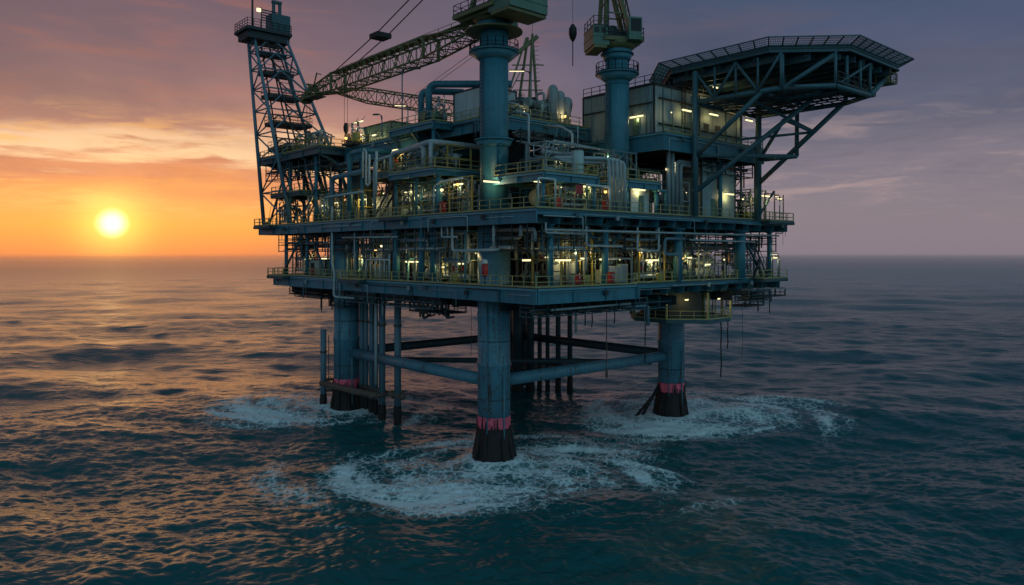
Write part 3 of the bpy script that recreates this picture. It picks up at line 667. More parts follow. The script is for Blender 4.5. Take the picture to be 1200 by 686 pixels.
# ------------------------------------------------------------------ pedestal cranes
def crane(x, y, z0, rings, zh, r, rot, label, house_len, mast_h, sc=1.0, hh=3.4):
    t = thing('pedestal_crane', label, 'crane', (x, y, z0))
    p = MB().tube((x, y, z0), (x, y, zh), r, 32)
    for z in (zh - 3.9, zh - 2.5, zh - 0.15): p.lathe((x, y, 0), [(r + 0.06, z), (r + 0.06, z + 0.16)], 32)
    p.lathe((x, y, 0), [(r, zh - 0.5), (r + 0.35, zh)], 32)
    p = p.build('pedestal', 'blue', t)
    for z, ro in rings:
        g = MB().ring((x, y, 0), ro, r + 0.01, z - 0.14, z, 32); g.lathe((x, y, 0), [(r + 0.03, z - 0.9), (ro - 0.15, z - 0.2)], 32)
        g = g.build('ring_platform', 'blue', t)
        if ro > r + 0.9: MB().rail([(x + (ro - 0.08) * math.cos(a * 0.3142), y + (ro - 0.08) * math.sin(a * 0.3142), z) for a in range(20)], 1.15, 1.2, 0.035, closed=True).build('railing', 'dark', g)
    l = MB()
    for s in (-0.25, 0.25): l.tube((x - r - 0.2, y + s, z0), (x - r - 0.2, y + s, zh - 4), 0.04, 4)
    k = z0
    while k < zh - 4: l.beam((x - r - 0.2, y - 0.25, k), (x - r - 0.2, y + 0.25, k), 0.04); k += 0.4
    l.build('ladder', 'dark', t)
    # slewing upper works: local axis b points along the boom (rot = heading of the boom)
    c, s = math.cos(R_(rot)), math.sin(R_(rot))
    def W(a, b, z): a *= sc; b *= sc; return Vector((x + b * c + a * s, y + b * s - a * c, zh + z))   # a right of the boom, b forwards
    def obx(m, a0, a1, b0, b1, z0_, z1_):
        q = [W(a, b, z) for z in (z0_, z1_) for a, b in ((a0, b0), (a1, b0), (a1, b1), (a0, b1))]
        m.add(q, [(3, 2, 1, 0), (4, 5, 6, 7), (0, 1, 5, 4), (1, 2, 6, 5), (2, 3, 7, 6), (3, 0, 4, 7)])
    m = MB(); m.lathe((x, y, zh), [(r + 0.3, 0), (r + 0.75, 0.55), (r + 0.75, 0.75)], 28)
    obx(m, -2.9, 2.9, -3.2, 3.6, 0.75, 1.15); obx(m, -2.6, 2.6, -3.0 - house_len, -2.6, -0.15, 0.18); obx(m, -2.3, -1.9, -3.6, 3.2, 0.45, 0.8); obx(m, 1.7, 2.1, -3.6, 3.2, 0.45, 0.8)
    m = m.build('slew_platform', 'olive', t)
    MB().rail([W(-2.8, -3.0, 1.15), W(-2.8, 3.5, 1.15), W(2.8, 3.5, 1.15), W(2.8, -3.0, 1.15)], 1.1, 1.2, 0.035).build('railing', 'dark', m)
    h = MB(); obx(h, -2.6, 2.6, -3.2 - house_len, -2.2, 0.2, hh); 
    for z in (1.1, 2.2): obx(h, -2.66, 2.66, -3.26 - house_len, -2.3, z, z + 0.08)
    h = h.build('machine_house', 'green', t)
    lo = MB()
    for k in range(3): obx(lo, 2.6, 2.64, -3.0 - house_len + k * 1.1, -2.2 - house_len + k * 1.1, 1.5, 2.1)
    lo.build('louvre', 'dark', h)
    MB().rail([W(-2.5, -2.3, hh), W(-2.5, -3.1 - house_len, hh), W(2.5, -3.1 - house_len, hh), W(2.5, -2.3, hh)], 1.1, 1.2, 0.035).build('railing', 'dark', h)
    cb = MB(); obx(cb, 2.3, 4.0, 0.6, 2.8, 0.7, 3.2); cb = cb.build('cab', 'green', t)
    gl = MB(); obx(gl, 2.5, 3.8, 2.8, 2.83, 1.5, 3.0); obx(gl, 4.0, 4.03, 0.9, 2.6, 1.6, 3.0); gl.build('window', 'black', cb)
    a = MB()
    top = [W(-0.9, -2.0, mast_h), W(0.9, -2.0, mast_h)]
    for s_, tp in ((-1, top[0]), (1, top[1])):
        a.beam(W(1.8 * s_, 2.0, 1.1), tp, 0.42, 0.42); a.beam(W(1.8 * s_, -2.6, 1.1), tp, 0.36, 0.36); 
        for f in (0.3, 0.55, 0.8): a.beam(W(1.8 * s_, 2.0, 1.1).lerp(tp, f), W(1.8 * s_, -2.6, 1.1).lerp(tp, f), 0.14)
    for f in (0.3, 0.55, 0.8, 1.0): a.beam(W(-1.8, 2, 1.1).lerp(top[0], f), W(1.8, 2, 1.1).lerp(top[1], f), 0.18)
    for f in (0.42, 0.75): a.beam(W(-2.4, -2.6, 1.1).lerp(top[0], f), W(2.8, -2.6, 1.1).lerp(top[1], f), 0.16)
    a.build('mast', 'olive', t)
    ld = MB()
    for s_ in (2.3, 2.8): ld.beam(W(s_, -2.4, 1.1), W(s_ - 0.6, -2.1, mast_h - 0.5), 0.06)
    for k in range(24): f = k / 24; ld.beam(W(2.3, -2.4, 1.1).lerp(W(1.7, -2.1, mast_h - 0.5), f), W(2.8, -2.4, 1.1).lerp(W(2.2, -2.1, mast_h - 0.5), f), 0.05)
    ld.build('mast_ladder', 'dark', t)
    wn = MB(); wn.tube(W(-1.2, -1.2, 1.9), W(1.2, -1.2, 1.9), 0.6, 14); wn.tube(W(-1.25, -1.2, 1.9), W(-1.15, -1.2, 1.9), 0.8, 14); wn.tube(W(1.15, -1.2, 1.9), W(1.25, -1.2, 1.9), 0.8, 14)
    wn.tube(W(-1.0, 0.6, 1.8), W(1.0, 0.6, 1.8), 0.5, 14); wn.build('winch_drum', 'dark', t)
    return t, W, top
cr, W, top = crane(-15.65, -15.65, MA, [(43.6, 2.7), (34.2, 2.15)], 46.6, 1.55, 90, 'tall blue pedestal crane nearest the camera with its olive lattice boom reaching left', 2.4, 10.4)
# a second deck under the crane platform, and the boom
m = MB().ring((-15.65, -15.65, 0), 3.1, 1.7, 45.7, 45.85, 24).build('ring_platform', 'olive', cr)
b0 = Vector((-15.65, -12.6, 46.5)); b1 = Vector((-15.65, 27.0, 46.3))
bm = MB()
p1, p2 = b0.lerp(b1, 0.22), b0.lerp(b1, 0.80)
bm.lattice(b0, p1, 2.2, 2.2, 0.7, 2.5, 6, 0.13, 0.07); bm.lattice(p1, p2, 2.2, 2.2, 2.5, 2.5, 15, 0.13, 0.07); bm.lattice(p2, b1, 2.2, 1.2, 2.5, 0.8, 6, 0.13, 0.07)
for p in (p1, p2): 
    for s in (-1, 1): bm.beam(p + Vector((s * 1.1, 0, -1.35)), p + Vector((s * 1.1, 0, 1.35)), 0.3)
bm.bb(-16.2, -15.1, -12, 20, 47.74, 47.8)
for k in range(12): y = -10 + k * 2.6; bm.beam((-15.2, y, 47.8), (-15.2, y, 48.7), 0.06)
bm.beam((-15.2, -10, 48.7), (-15.2, 18.6, 48.6), 0.05)
bo = bm.build('boom', 'olive', cr)
tp = MB()
tp.beam((-16.3, 26.4, 46.3), (-16.3, 29.6, 45.4), 0.35, 0.8); tp.beam((-15.0, 26.4, 46.3), (-15.0, 29.6, 45.4), 0.35, 0.8)
for y, z, r in ((27.0, 46.9, 0.55), (28.4, 46.0, 0.6), (29.3, 45.4, 0.5)): tp.tube((-16.2, y, z), (-15.1, y, z), r, 14)
tp.beam((-15.65, 25.5, 47.0), (-15.65, 28.8, 47.8), 0.3); tp.beam((-15.65, 26.5, 47.4), (-15.65, 25.6, 49.0), 0.16); tp.bb(-16.6, -14.7, 24.4, 27.6, 45.3, 45.4)
tp.rail([(-16.6, 24.4, 45.4), (-16.6, 27.6, 45.4)], 1.0, 1.0, 0.04); tp.beam((-16.1, 25, 48.7), (-15.2, 25, 48.7), 0.12)
tp.build('boom_head', 'olive', bo)
cb = MB()
for s in (-0.8, 0.8):
    A = Vector((-15.65 + s, 19.5, 47.5)); Bq = Vector((-15.65 + s, 7.4, 50.55)); Cq = Vector((-15.65 + s, -13.6, 57.2)); cb.tube(A, Bq, 0.075, 5); cb.tube(Bq, Cq, 0.075, 5)
cb = cb.build('pendant_rope', 'black', cr)
MB().bb(-16.7, -14.6, 6.5, 8.6, 50.15, 50.75).build('spreader_block', 'black', cb)
hk = MB(); hk.tube((-15.4, 28.4, 46.2), (-15.4, 28.4, 40.5), 0.05, 4); hk.tube((-15.9, 28.4, 46.2), (-15.9, 28.4, 40.5), 0.05, 4)
hk = hk.build('hoist_rope', 'black', cr)
MB().lathe((-15.65, 28.4, 39.2), [(0.1, -1.2), (0.12, -0.3), (0.45, 0.0), (0.55, 0.7), (0.3, 1.4)], 10).build('hook_block', 'dark', hk)
hk = MB()
for s in (0.0, 0.5): hk.tube((-15.6 + s, 17.3, 45.4), (-15.6 + s, 17.3, 40.3), 0.03, 4)
hk = hk.build('hoist_rope', 'black', cr)
MB().lathe((-15.35, 17.3, 39.3), [(0.06, -1.8), (0.1, -0.5), (0.33, 0.0), (0.38, 0.6), (0.2, 1.1)], 10).build('hook_block', 'black', hk)
# thin ropes from the near ring down to the rest of the booms
m = MB()
for s in (0, 0.5): m.tube((-16.6, -13.4, 44 - s), (-9, 12, 43.4 - s), 0.035, 4)
m.build('tag_line', 'black', cr)
cr2, W2, top2 = crane(-1.5, -20.8, MA, [(42.6, 2.5), (44.9, 1.9)], 45.2, 1.36, -30, 'tall blue pedestal crane beside the accommodation block with its mast out of frame', 1.7, 11, 0.70, 2.3)
mb = MB(); mb.lattice(W2(0, 2.2, 1.6), Vector((-5.4, -17.5, 74)), 1.4, 1.0, 0.8, 1.2, 18, 0.1, 0.05); mb.build('boom', 'olive', cr2)
hk = MB(); hk.tube((-5.4, -17.5, 48.2), (-5.4, -17.5, 73.8), 0.03, 4)
hk = hk.build('hoist_rope', 'black', cr2)
mm = MB().lathe((-5.4, -17.5, 47.2), [(0.1, -0.9), (0.35, -0.5), (0.48, 0.0), (0.45, 0.6), (0.15, 1.1)], 12); mm.tube((-5.4, -17.5, 46.4), (-5.4, -17.5, 43.5), 0.06, 5)
mm.build('hook_block', 'black', hk)
# far crane: only its A-frame mast shows above the roofs, its boom lies out to the left
c3 = thing('derrick_crane', 'distant rusty A-frame crane standing behind the nearest pedestal, boom lying left', 'crane', (12.4, 10.9, 35.9))
MB().tube((12.4, 10.9, 35.9), (12.4, 10.9, 43.5), 1.2, 18).build('pedestal', 'blue_dark', c3)
MB().bb(10, 15, 8.6, 13.2, 43.5, 46.3).build('machine_house', 'blue_dark', c3)
m = MB()
for a, b in (((10.4, 12.6, 46.3), (12.9, 10.4, 56.4)), ((12.0, 11.2, 46.3), (13.0, 10.2, 56.4)), ((14.2, 9.4, 46.3), (13.6, 9.8, 57.0)), ((12.2, 9.0, 46.3), (13.4, 9.6, 56.4))): m.beam(a, b, 0.3)
for z, w in ((49.5, 1.9), (52, 2.4), (48, 2.2)): m.beam((13 - w * 0.8, 10.2 + w * 0.7, z), (13 + w * 0.8, 10.2 - w * 0.7, z), 0.16)
m.beam((10.4, 12.6, 46.3), (12.5, 10.6, 52), 0.14); m.beam((10.6, 12.4, 52.6), (14.2, 9.2, 56.6), 0.5, 0.6); m.tube((13.6, 9.8, 57), (13.6, 9.8, 58.6), 0.05, 4)
for k in range(14): z = 46.6 + k * 0.7; m.beam((14.4, 9.1, z), (13.9, 9.6, z), 0.06)
m.build('mast', 'olive', c3)
m = MB(); q0, q1 = Vector((9.8, 13.2, 43.9)), Vector((-12.6, 25.0, 46.6)); k0, k1 = q0.lerp(q1, 0.2), q0.lerp(q1, 0.82)
m.lattice(q0, k0, 1.8, 1.8, 0.7, 2.0, 5, 0.11, 0.06); m.lattice(k0, k1, 1.8, 1.8, 2.0, 2.0, 12, 0.11, 0.06); m.lattice(k1, q1, 1.8, 1.0, 2.0, 0.6, 5, 0.11, 0.06)
m.build('boom', 'olive', c3)

# ------------------------------------------------------------------ lattice derrick at the left end
dk = thing('derrick_tower', 'tapering steel lattice tower with a railed cabin on top at the far left', 'lattice tower', (-13, 32.5, MA))
bot = [Vector((-19.0, 37.0, MA)), Vector((-18.8, 27.6, MA)), Vector((-6.5, 28.2, MA)), Vector((-7.0, 37.0, MA))]
tz = 56.4
tpv = [Vector((-21.8, 36.6, tz)), Vector((-21.6, 35.0, tz)), Vector((-16.8, 34.4, tz)), Vector((-17.0, 36.2, tz))]
for a, b in zip(bot, tpv): MB().tube(a, b, 0.3, 10, 0.22).build('tower_leg', 'blue_grey', dk)
br = MB(); lv = [0, 0.17, 0.34, 0.47, 0.59, 0.70, 0.80, 0.89, 0.97]
for i in range(4):
    a0, a1, b0_, b1_ = bot[i], tpv[i], bot[(i + 1) % 4], tpv[(i + 1) % 4]
    for k, t in enumerate(lv):
        if k: br.tube(a0.lerp(a1, t), b0_.lerp(b1_, t), 0.11, 6)
        if k + 1 < len(lv):
            t2 = lv[k + 1]
            mid = a0.lerp(a1, t2).lerp(b0_.lerp(b1_, t2), 0.5)
            if i % 2 == 0: br.tube(a0.lerp(a1, t) if k % 2 else b0_.lerp(b1_, t), b0_.lerp(b1_, t2) if k % 2 else a0.lerp(a1, t2), 0.12, 6)
            else: br.tube(a0.lerp(a1, t), mid, 0.11, 6); br.tube(b0_.lerp(b1_, t), mid, 0.11, 6)
br.build('bracing', 'blue_grey', dk)
gd = MB()
for o in (0.38, 0.62):
    A = bot[1].lerp(bot[2], o); Bq = tpv[1].lerp(tpv[2], o); gd.beam(A, Bq, 0.2); A = bot[0].lerp(bot[3], o); Bq = tpv[0].lerp(tpv[3], o); gd.beam(A, Bq, 0.18)
for k in range(30): t = 0.12 + k * 0.028; gd.beam(bot[1].lerp(bot[2], 0.38).lerp(tpv[1].lerp(tpv[2], 0.38), t), bot[1].lerp(bot[2], 0.62).lerp(tpv[1].lerp(tpv[2], 0.62), t), 0.08)
gd.build('guide_rail', 'dark', dk)
for t in (0.40, 0.53, 0.67, 0.79, 0.89):
    c = [bot[i].lerp(tpv[i], t) for i in range(4)]; cc = sum(c, Vector()) / 4; c = [cc + (p - cc) * 0.72 for p in c]
    f = MB(); f.prism([(p.x, p.y) for p in c], cc.z - 0.45, cc.z); f.rail(c, 1.0, 1.2, 0.035, closed=True); f.build('tower_platform', 'dark', dk)
SH = Vector((-3.5, 2.1, 0.0))
def mv(m):
    m.v = [v + SH for v in m.v]; return m
pl = MB(); pl.bb(-19.6, -12.4, 31.4, 36.6, tz - 0.35, tz); pl.bb(-19.2, -12.6, 31.9, 36.0, tz - 1.5, tz - 0.4)
for p in ((-19.5, 36.5), (-19.5, 31.5), (-12.5, 31.5)): pl.beam((*p, tz - 0.3), (-17 if p[0] < -15 else -13.6, 33.6, tz - 2.6), 0.14)
pl = mv(pl).build('top_platform', 'dark', dk)
mv(MB().rail([(-19.5, 31.5, tz), (-12.5, 31.5, tz), (-12.5, 36.5, tz), (-19.5, 36.5, tz)], 1.3, 1.0, 0.04, (0.45, 0.9, 1.3), closed=True)).build('railing', 'dark', pl)
m = MB().bb(-15.6, -12.6, 31.6, 34.0, tz + 0.02, tz + 2.8); m.bb(-15.2, -14.8, 32.2, 32.6, tz + 2.8, tz + 4.6); m.bb(-14.2, -13.8, 32.2, 32.6, tz + 2.8, tz + 4.6); m.bb(-15.25, -13.75, 32.1, 32.7, tz + 4.6, tz + 5.0)
mv(m).build('cabin', 'blue_dark', dk)
m = MB().tube((-17.6, 34.3, tz), (-17.6, 34.3, tz + 9), 0.16, 8); m.tube((-17.6, 34.3, tz + 9), (-17.6, 34.3, tz + 14), 0.07, 6); mv(m).build('antenna', 'dark', dk)
m = MB()
for k in range(5): m.beam((-17.2, 31.8, tz + 1.4 + k * 0.4), (-14.6, 31.8, tz + 1.4 + k * 0.4), 0.14)
m.beam((-17.2, 31.8, tz), (-17.2, 31.8, tz + 3.3), 0.12); mv(m).build('rack', 'dark', dk)
m = mv(MB().bb(-17.9, -17.3, 31.7, 32.0, tz + 2.6, tz + 3.1)).build('floodlight', 'lamp_white', dk)

# ------------------------------------------------------------------ helideck
hd = thing('helideck', 'octagonal helicopter deck on steel trusses overhanging the right side of the platform', 'helideck', (18.2, -29.2, UR))
def octa(h, c, z, o=(18.2, -29.2)):
    x, y = o; return [Vector((x + a, y + b, z)) for a, b in ((-h, h - c), (-h, -h + c), (-h + c, -h), (h - c, -h), (h, -h + c), (h, h - c), (h - c, h), (-h + c, h))]
o1 = octa(12.3, 6.0, 43.9); d = MB().prism([(p.x, p.y) for p in o1], 43.86, 44.2).build('landing_deck', 'truss', hd)
g = MB()
for a, b in zip(o1, o1[1:] + o1[:1]): g.ibeam(a + Vector((0, 0, -0.30)), b + Vector((0, 0, -0.30)), 0.3, 0.46)
for k in range(-5, 6):
    w = 12 - max(0, abs(k * 2.2) - 6); g.ibeam((18.2 - w, -29.2 + k * 2.2, 43.35), (18.2 + w, -29.2 + k * 2.2, 43.35), 0.22, 0.7); g.ibeam((18.2 + k * 2.2, -29.2 - w, 43.05), (18.2 + k * 2.2, -29.2 + w, 43.05), 0.25, 0.9)
g.build('girder', 'truss', d)
o2 = octa(12.35, 6.0, 44.1); o3 = octa(13.7, 6.6, 44.62)
fr = MB(); nt = MB()
for i in range(8):
    a, b, c, e = o2[i], o2[(i + 1) % 8], o3[i], o3[(i + 1) % 8]; k = 8 if (b - a).length > 9 else 6
    fr.beam(c, e, 0.12); fr.beam(a, b, 0.14)
    for j in range(k + 1): t = j / k; fr.beam(a.lerp(b, t), c.lerp(e, t), 0.13)
    for j in range(1, 4): nt.beam(a.lerp(c, j / 4), b.lerp(e, j / 4), 0.05)
    for j in range(int((b - a).length / 0.17)): t = j * 0.17 / (b - a).length; nt.beam(a.lerp(b, t), c.lerp(e, t), 0.04)
nt.build('safety_net', 'net', fr.build('perimeter_frame', 'truss', hd))
zc = 39.5
ring = [Vector(p) for p in ((5.8, -26, zc), (6.3, -36.9, zc), (9.6, -41.0, zc), (17.2, -41.3, zc), (19.6, -37.5, zc), (19.6, -26, zc))]
ch = MB()
for a, b in zip(ring, ring[1:]): ch.tube(a, b, 0.27, 10)
ch.tube(ring[5], ring[0], 0.24, 10); ch.tube((6.2, -34, zc), (19.6, -34, zc), 0.2, 8); ch.tube((12, -26, zc), (12, -41.1, zc), 0.2, 8); ch.tube((6, -30, zc), (19.6, -30, zc), 0.16, 8)
ch.build('bottom_chord', 'truss', hd)
def strut(p, q, r, mat='truss'): MB().tube(p, q, r, 10).build('strut', mat, hd)
strut((5.65, -26.45, MA), (5.65, -26.45, 43), 0.33, 'truss'); strut((19.4, -26.45, MA), (19.4, -26.45, 43), 0.38)
strut((5.7, -26.5, 33.2), (6.25, -34.6, zc), 0.27, 'truss'); strut((5.8, -26.5, 29.2), (14.5, -36, zc), 0.29, 'truss'); strut((19.4, -26.6, 31.0), (19.6, -37.2, zc), 0.3)
strut((6.4, -36.9, zc), (10.6, -40.3, 43.0), 0.25); strut((17.2, -41.3, zc), (24.6, -40.3, 43.0), 0.3); strut((19.5, -26.6, zc), (27, -29, 43), 0.28); strut((19.6, -37.5, zc), (27.5, -34, 43), 0.28)
strut((5.7, -26.5, 33.3), (19.4, -31.6, 33.9), 0.24); strut((19.4, -26.5, 33.9), (19.4, -31.6, 33.9), 0.28); strut((19.4, -31.6, 33.9), (19.5, -31.6, zc), 0.26)
strut((19.5, -33.8, 36.6), (9, -31.5, zc), 0.18); strut((19.5, -33.8, 36.6), (12, -28, 35.6), 0.16); strut((12.5, -33.6, 37.2), (19.5, -26.5, 33.9), 0.22); strut((12.5, -33.6, 37.3), (19.5, -33.6, 36.6), 0.16)
tr = MB()
pr = [Vector((5.75 + 0.05 * k, -26.3 - 2.65 * k, zc)) for k in range(5)]
for k, p in enumerate(pr): tr.tube(p, p + Vector((0, 0, 3.6)), 0.14, 8)
for k in range(4): a, b = (pr[k], pr[k + 1]) if k % 2 else (pr[k + 1], pr[k]); tr.tube(a, b + Vector((0, 0, 3.6)), 0.16, 8)
for p in (ring[1], ring[2], ring[3], ring[4], Vector((12, -34, zc)), Vector((12, -41.1, zc)), Vector((15, -41.2, zc))): tr.tube(p, p + Vector((0, 0, 3.5)), 0.17, 8)
for a, b in ((ring[2], ring[3]), (ring[3], ring[4])): tr.tube(a, b + Vector((0, 0, 3.5)), 0.14, 8)
tr.build('truss', 'truss', hd)
wk = MB(); 
for k in range(26): y = -40.8 + k * 0.38; wk.beam((9.8, y, zc + 0.3), (17.2, y, zc + 0.3), 0.12, 0.05)
for x in (9.8, 13.5, 17.2): wk.beam((x, -41, zc + 0.2), (x, -31.2, zc + 0.2), 0.14)

for k in range(10): x = 6.6 + k * 1.4; wk.beam((x, -38, zc + 0.1), (x, -26.4, zc + 0.1), 0.12)
for k in range(10): y = -26.8 - k * 1.2; wk.beam((6.2, y, zc + 0.12), (19.4, y, zc + 0.12), 0.1)
for k in range(6): x = 7 + k * 2; wk.beam((x, -27, zc - 0.15), (x + 2, -31, zc - 0.15), 0.14); wk.beam((x + 2, -31, zc - 0.15), (x, -35, zc - 0.15), 0.14)
wk.bb(9.5, 18.6, -41.3, -38.6, zc + 0.32, zc + 0.4)
wk.rail([(9.8, -41.2, zc + 0.4), (18.6, -41.2, zc + 0.4), (18.6, -37.0, zc + 0.4)], 1.1, 1.2, 0.04); wk = wk.build('walkway', 'dark', hd)
for x, y in ((23.2, -40.6), (28.4, -36)):
    m = MB(); m.bb(x - 0.9, x + 0.9, y - 0.9, y + 0.9, 41.7, 41.8); m.rail([(x - 0.9, y - 0.9, 41.8), (x + 0.9, y - 0.9, 41.8), (x + 0.9, y + 0.9, 41.8)], 1.1, 0.8, 0.04)
    for i in (-0.8, 0.8): m.beam((x + i, y - 0.8, 41.8), (x + i, y - 0.8, 43.6), 0.1); m.beam((x + i, y + 0.8, 41.8), (x + i, y + 0.8, 43.6), 0.1)
    m.lathe((x, y, 41.8), [(0.35, 0), (0.35, 1.0), (0.2, 1.4), (0.12, 2.6)], 10); m.build('access_platform', 'olive', hd)

# ------------------------------------------------------------------ cladded buildings on the decks
def block(name, label, x0, x1, y0, y1, z0, z1, mat, roof_rail=True, doors=(), windows=()):
    t = thing(name, label, 'building', ((x0 + x1) / 2, (y0 + y1) / 2, z0))
    MB().bb(x0, x1, y0, y1, z0 + 0.15, z1).build('wall', mat, t)
    r = MB().bb(x0 - 0.12, x1 + 0.12, y0 - 0.12, y1 + 0.12, z1, z1 + 0.14); r = r.build('roof', 'dark', t)
    b = MB()
    for x, y in ((x0, y0), (x1, y0), (x0, y1)): b.bb(x - 0.09, x + 0.09, y - 0.09, y + 0.09, z0, z1 - 0.01)
    b.bb(x0 - 0.05, x1 + 0.05, y0 - 0.05, y1 + 0.05, z0, z0 + 0.15); b.build('corner_trim', 'dark', t)
    if roof_rail: MB().rail([(x1, y0, z1 + 0.14), (x0, y0, z1 + 0.14), (x0, y1, z1 + 0.14)], 1.1, 1.4, 0.04).build('railing', 'dark', r)
    for f, a, w, z, h in doors:
        d = MB()
        if f == 'F': d.bb(a, a + w, y0 - 0.06, y0 - 0.003, z, z + h)
        else: d.bb(x0 - 0.06, x0 - 0.003, a, a + w, z, z + h)
        d = d.build('door', 'green', t); k = MB()
        if f == 'F': k.bb(a + w - 0.25, a + w - 0.15, y0 - 0.14, y0 - 0.06, z + 1.0, z + 1.15)
        else: k.bb(x0 - 0.14, x0 - 0.06, a + 0.15, a + 0.25, z + 1.0, z + 1.15)
        k.build('handle', 'dark', d)
    for f, a, w, z, h in windows:
        d = MB()
        if f == 'F': d.bb(a, a + w, y0 - 0.05, y0 - 0.003, z, z + h)
        else: d.bb(x0 - 0.05, x0 - 0.003, a, a + w, z, z + h)
        d.build('window', 'black', t)
    return t
block('accommodation_block', 'pale clad accommodation block standing beneath the helideck', 1.7, 19.8, -23.6, -12.5, UR, 41.4, 'clad', True, (('F', 8, 1.0, UR + 0.2, 2.1), ('L', -21.5, 1.0, UR + 0.2, 2.1)), (('F', 11.5, 1.1, 37.2, 0.9), ('F', 14, 1.1, 37.2, 0.9)))
block('switch_house', 'tall pale green clad cabin on the main deck under the helideck struts', 9.6, 16.9, -24.6, -19, MA, 33.2, 'clad', False, (('F', 11.6, 1.2, MA + 0.2, 2.2),))
block('control_cabin', 'white lit doorway cabin below the right pipe bundle on the main deck', -2.9, 0.6, -23.8, -21, MA, 29.3, 'white', False, (('F', -1.4, 0.9, MA + 0.2, 2.0),))
block('container', 'pale white boxy container behind the nearest pedestal on the top deck', -13.0, -8, -10.6, -5.0, UP, 41.2, 'white', False)
block('container', 'low white module right of the nearest pedestal on the top deck', -7.6, -3, -9, -3, UP, 40.6, 'white', False)
block('workshop', 'low olive shed with lamps under its roof on the upper left deck', -13.6, -9.5, 8.2, 15.6, DR, 39.6, 'green', False, (('L', 9, 1.0, DR + 0.2, 1.9),))
block('utility_cabin', 'cream lit cabin at the left end of the lower deck', -17.6, -14.6, 19.0, 24.6, LO, 21.0, 'cream', False, (('L', 20, 1.0, LO + 0.2, 1.9),), (('L', 22.5, 1.0, 19.9, 0.7),))
block('utility_cabin', 'small pale cabin near the middle of the left side of the main deck', -16.0, -12, 4.0, 8.4, MA, 29.4, 'cream', False, (('L', 5, 1.0, MA + 0.2, 2.0),))

# ------------------------------------------------------------------ caissons, conductors, ropes under the deck
CAS = [(-17.9, 19.1, 0.42, 11.3, '')] + [(-14.5 - dx, y, r, BL, '') for dx, y, r in ((0, 14.3, 0.36), (0.1, 13.0, 0.3), (0, 11.7, 0.38), (0.1, 10.4, 0.26), (0, 9.0, 0.42), (1.0, 7.4, 0.44), (0, 5.2, 0.45))]
cas = []
for x, y, r, zt, ex in CAS:
    t = thing('caisson', 'x', 'pipe', (x, y, -3), 'caissons hanging into the sea beside the left leg')
    MB().tube((x, y, 2.2), (x, y, zt), r, 14).build('casing', 'blue_grey', t)
    m = MB().lathe((x, y, 0), [(r * 1.05, -4), (r * 1.1, 0), (r * 1.22, 1.2), (r * 1.08, 2.2)], 14, jag=0.06); m.build('fouled_end', 'fouling', t)
    m = MB(); 
    for z in (3.5, 8.0, 12.5): 
        if z < zt: m.lathe((x, y, z), [(r * 1.2, 0), (r * 1.2, 0.25)], 14)
    m.build('collar', 'rust', t); cas.append(t)
cas[0]['label'] = 'short blue-grey caisson standing alone left of the left leg'
s_ = sorted(cas[1:], key=lambda o: across(o.location))
for i, o in enumerate(s_): o['label'] = f'blue-grey vertical caisson, {ORD[i]} from the left in the row right of the left leg'
gf = thing('guide_frame', 'rusty horizontal pipe frame tying the caissons together above the waves', 'frame', (-15, 12, 3.5))
m = MB(); m.pipe([(-18.0, 19.4, 3.7), (-17.3, 10, 3.6), (-16.4, 7.0, 3.5)], 0.44, 10); m.build('pipe', 'rust', gf)
m = MB(); m.tube((-14.6, 15, 3.5), (-14.6, 4.6, 3.5), 0.34, 10); m.tube((-17.4, 7.2, 3.5), (-13.6, 7.0, 3.5), 0.24, 8); m.tube((-18.3, 19.1, 4.2), (-14.5, 19, 4.0), 0.2, 8); m.tube((-18.2, 19.1, 2.6), (-14.5, 18, 2.6), 0.16, 8); m.build('pipe', 'rust', gf)
m = MB(); m.pipe([(-14.6, 6.6, 3.9), (-14.0, 4.4, 3.9), (-14.0, 4.4, 3.1), (-14.6, 6.4, 3.1)], 0.13, 8, bend=0.35); m.build('bumper', 'rust', gf)
m = MB()
for z in (4.6, 5.6, 6.6, 7.6): m.beam((-17.5, 18.6, z), (-16.6, 17.6, z), 0.06)
m.beam((-17.4, 18.5, 3.5), (-17.4, 18.5, 10.5), 0.08); m.beam((-16.7, 17.7, 3.5), (-16.7, 17.7, 10.5), 0.08); m.build('ladder', 'dark', gf)
cds = []
for i, (x, y, r) in enumerate(((12.5, 12.2, 0.85), (14.2, 10.9, 0.62), (15.6, 10.2, 0.36), (16.6, 9.4, 0.34), (17.9, 8.3, 0.42), (19.3, 7.0, 0.42))):
    t = thing('conductor', 'x', 'pipe', (x, y, -3), 'conductors behind the front leg')
    MB().tube((x, y, 2), (x, y, BL), r, 12).build('casing', 'leg_dark', t)
    MB().lathe((x, y, 0), [(r * 1.1, -4), (r * 1.15, 0.5), (r * 1.05, 2.0)], 12, jag=0.05).build('fouled_end', 'fouling', t)
    cds.append(t)
for i, o in enumerate(sorted(cds, key=lambda o: across(o.location))): o['label'] = f'dark vertical conductor, {ORD[i]} from the left in the cluster behind the front leg'
gf2 = thing('guide_frame', 'dark frame round the conductors behind the front leg', 'frame', (16, 10, 3.4))
m = MB(); m.bb(12, 20, 6.4, 6.8, 3.2, 3.8); m.bb(12, 20, 12.8, 13.2, 3.2, 3.8); m.beam((12, 13, 3.5), (20, 6.6, 3.5), 0.5); m.bb(19.6, 20, 6.8, 12.8, 3.2, 3.8); m.build('frame', 'rust', gf2)
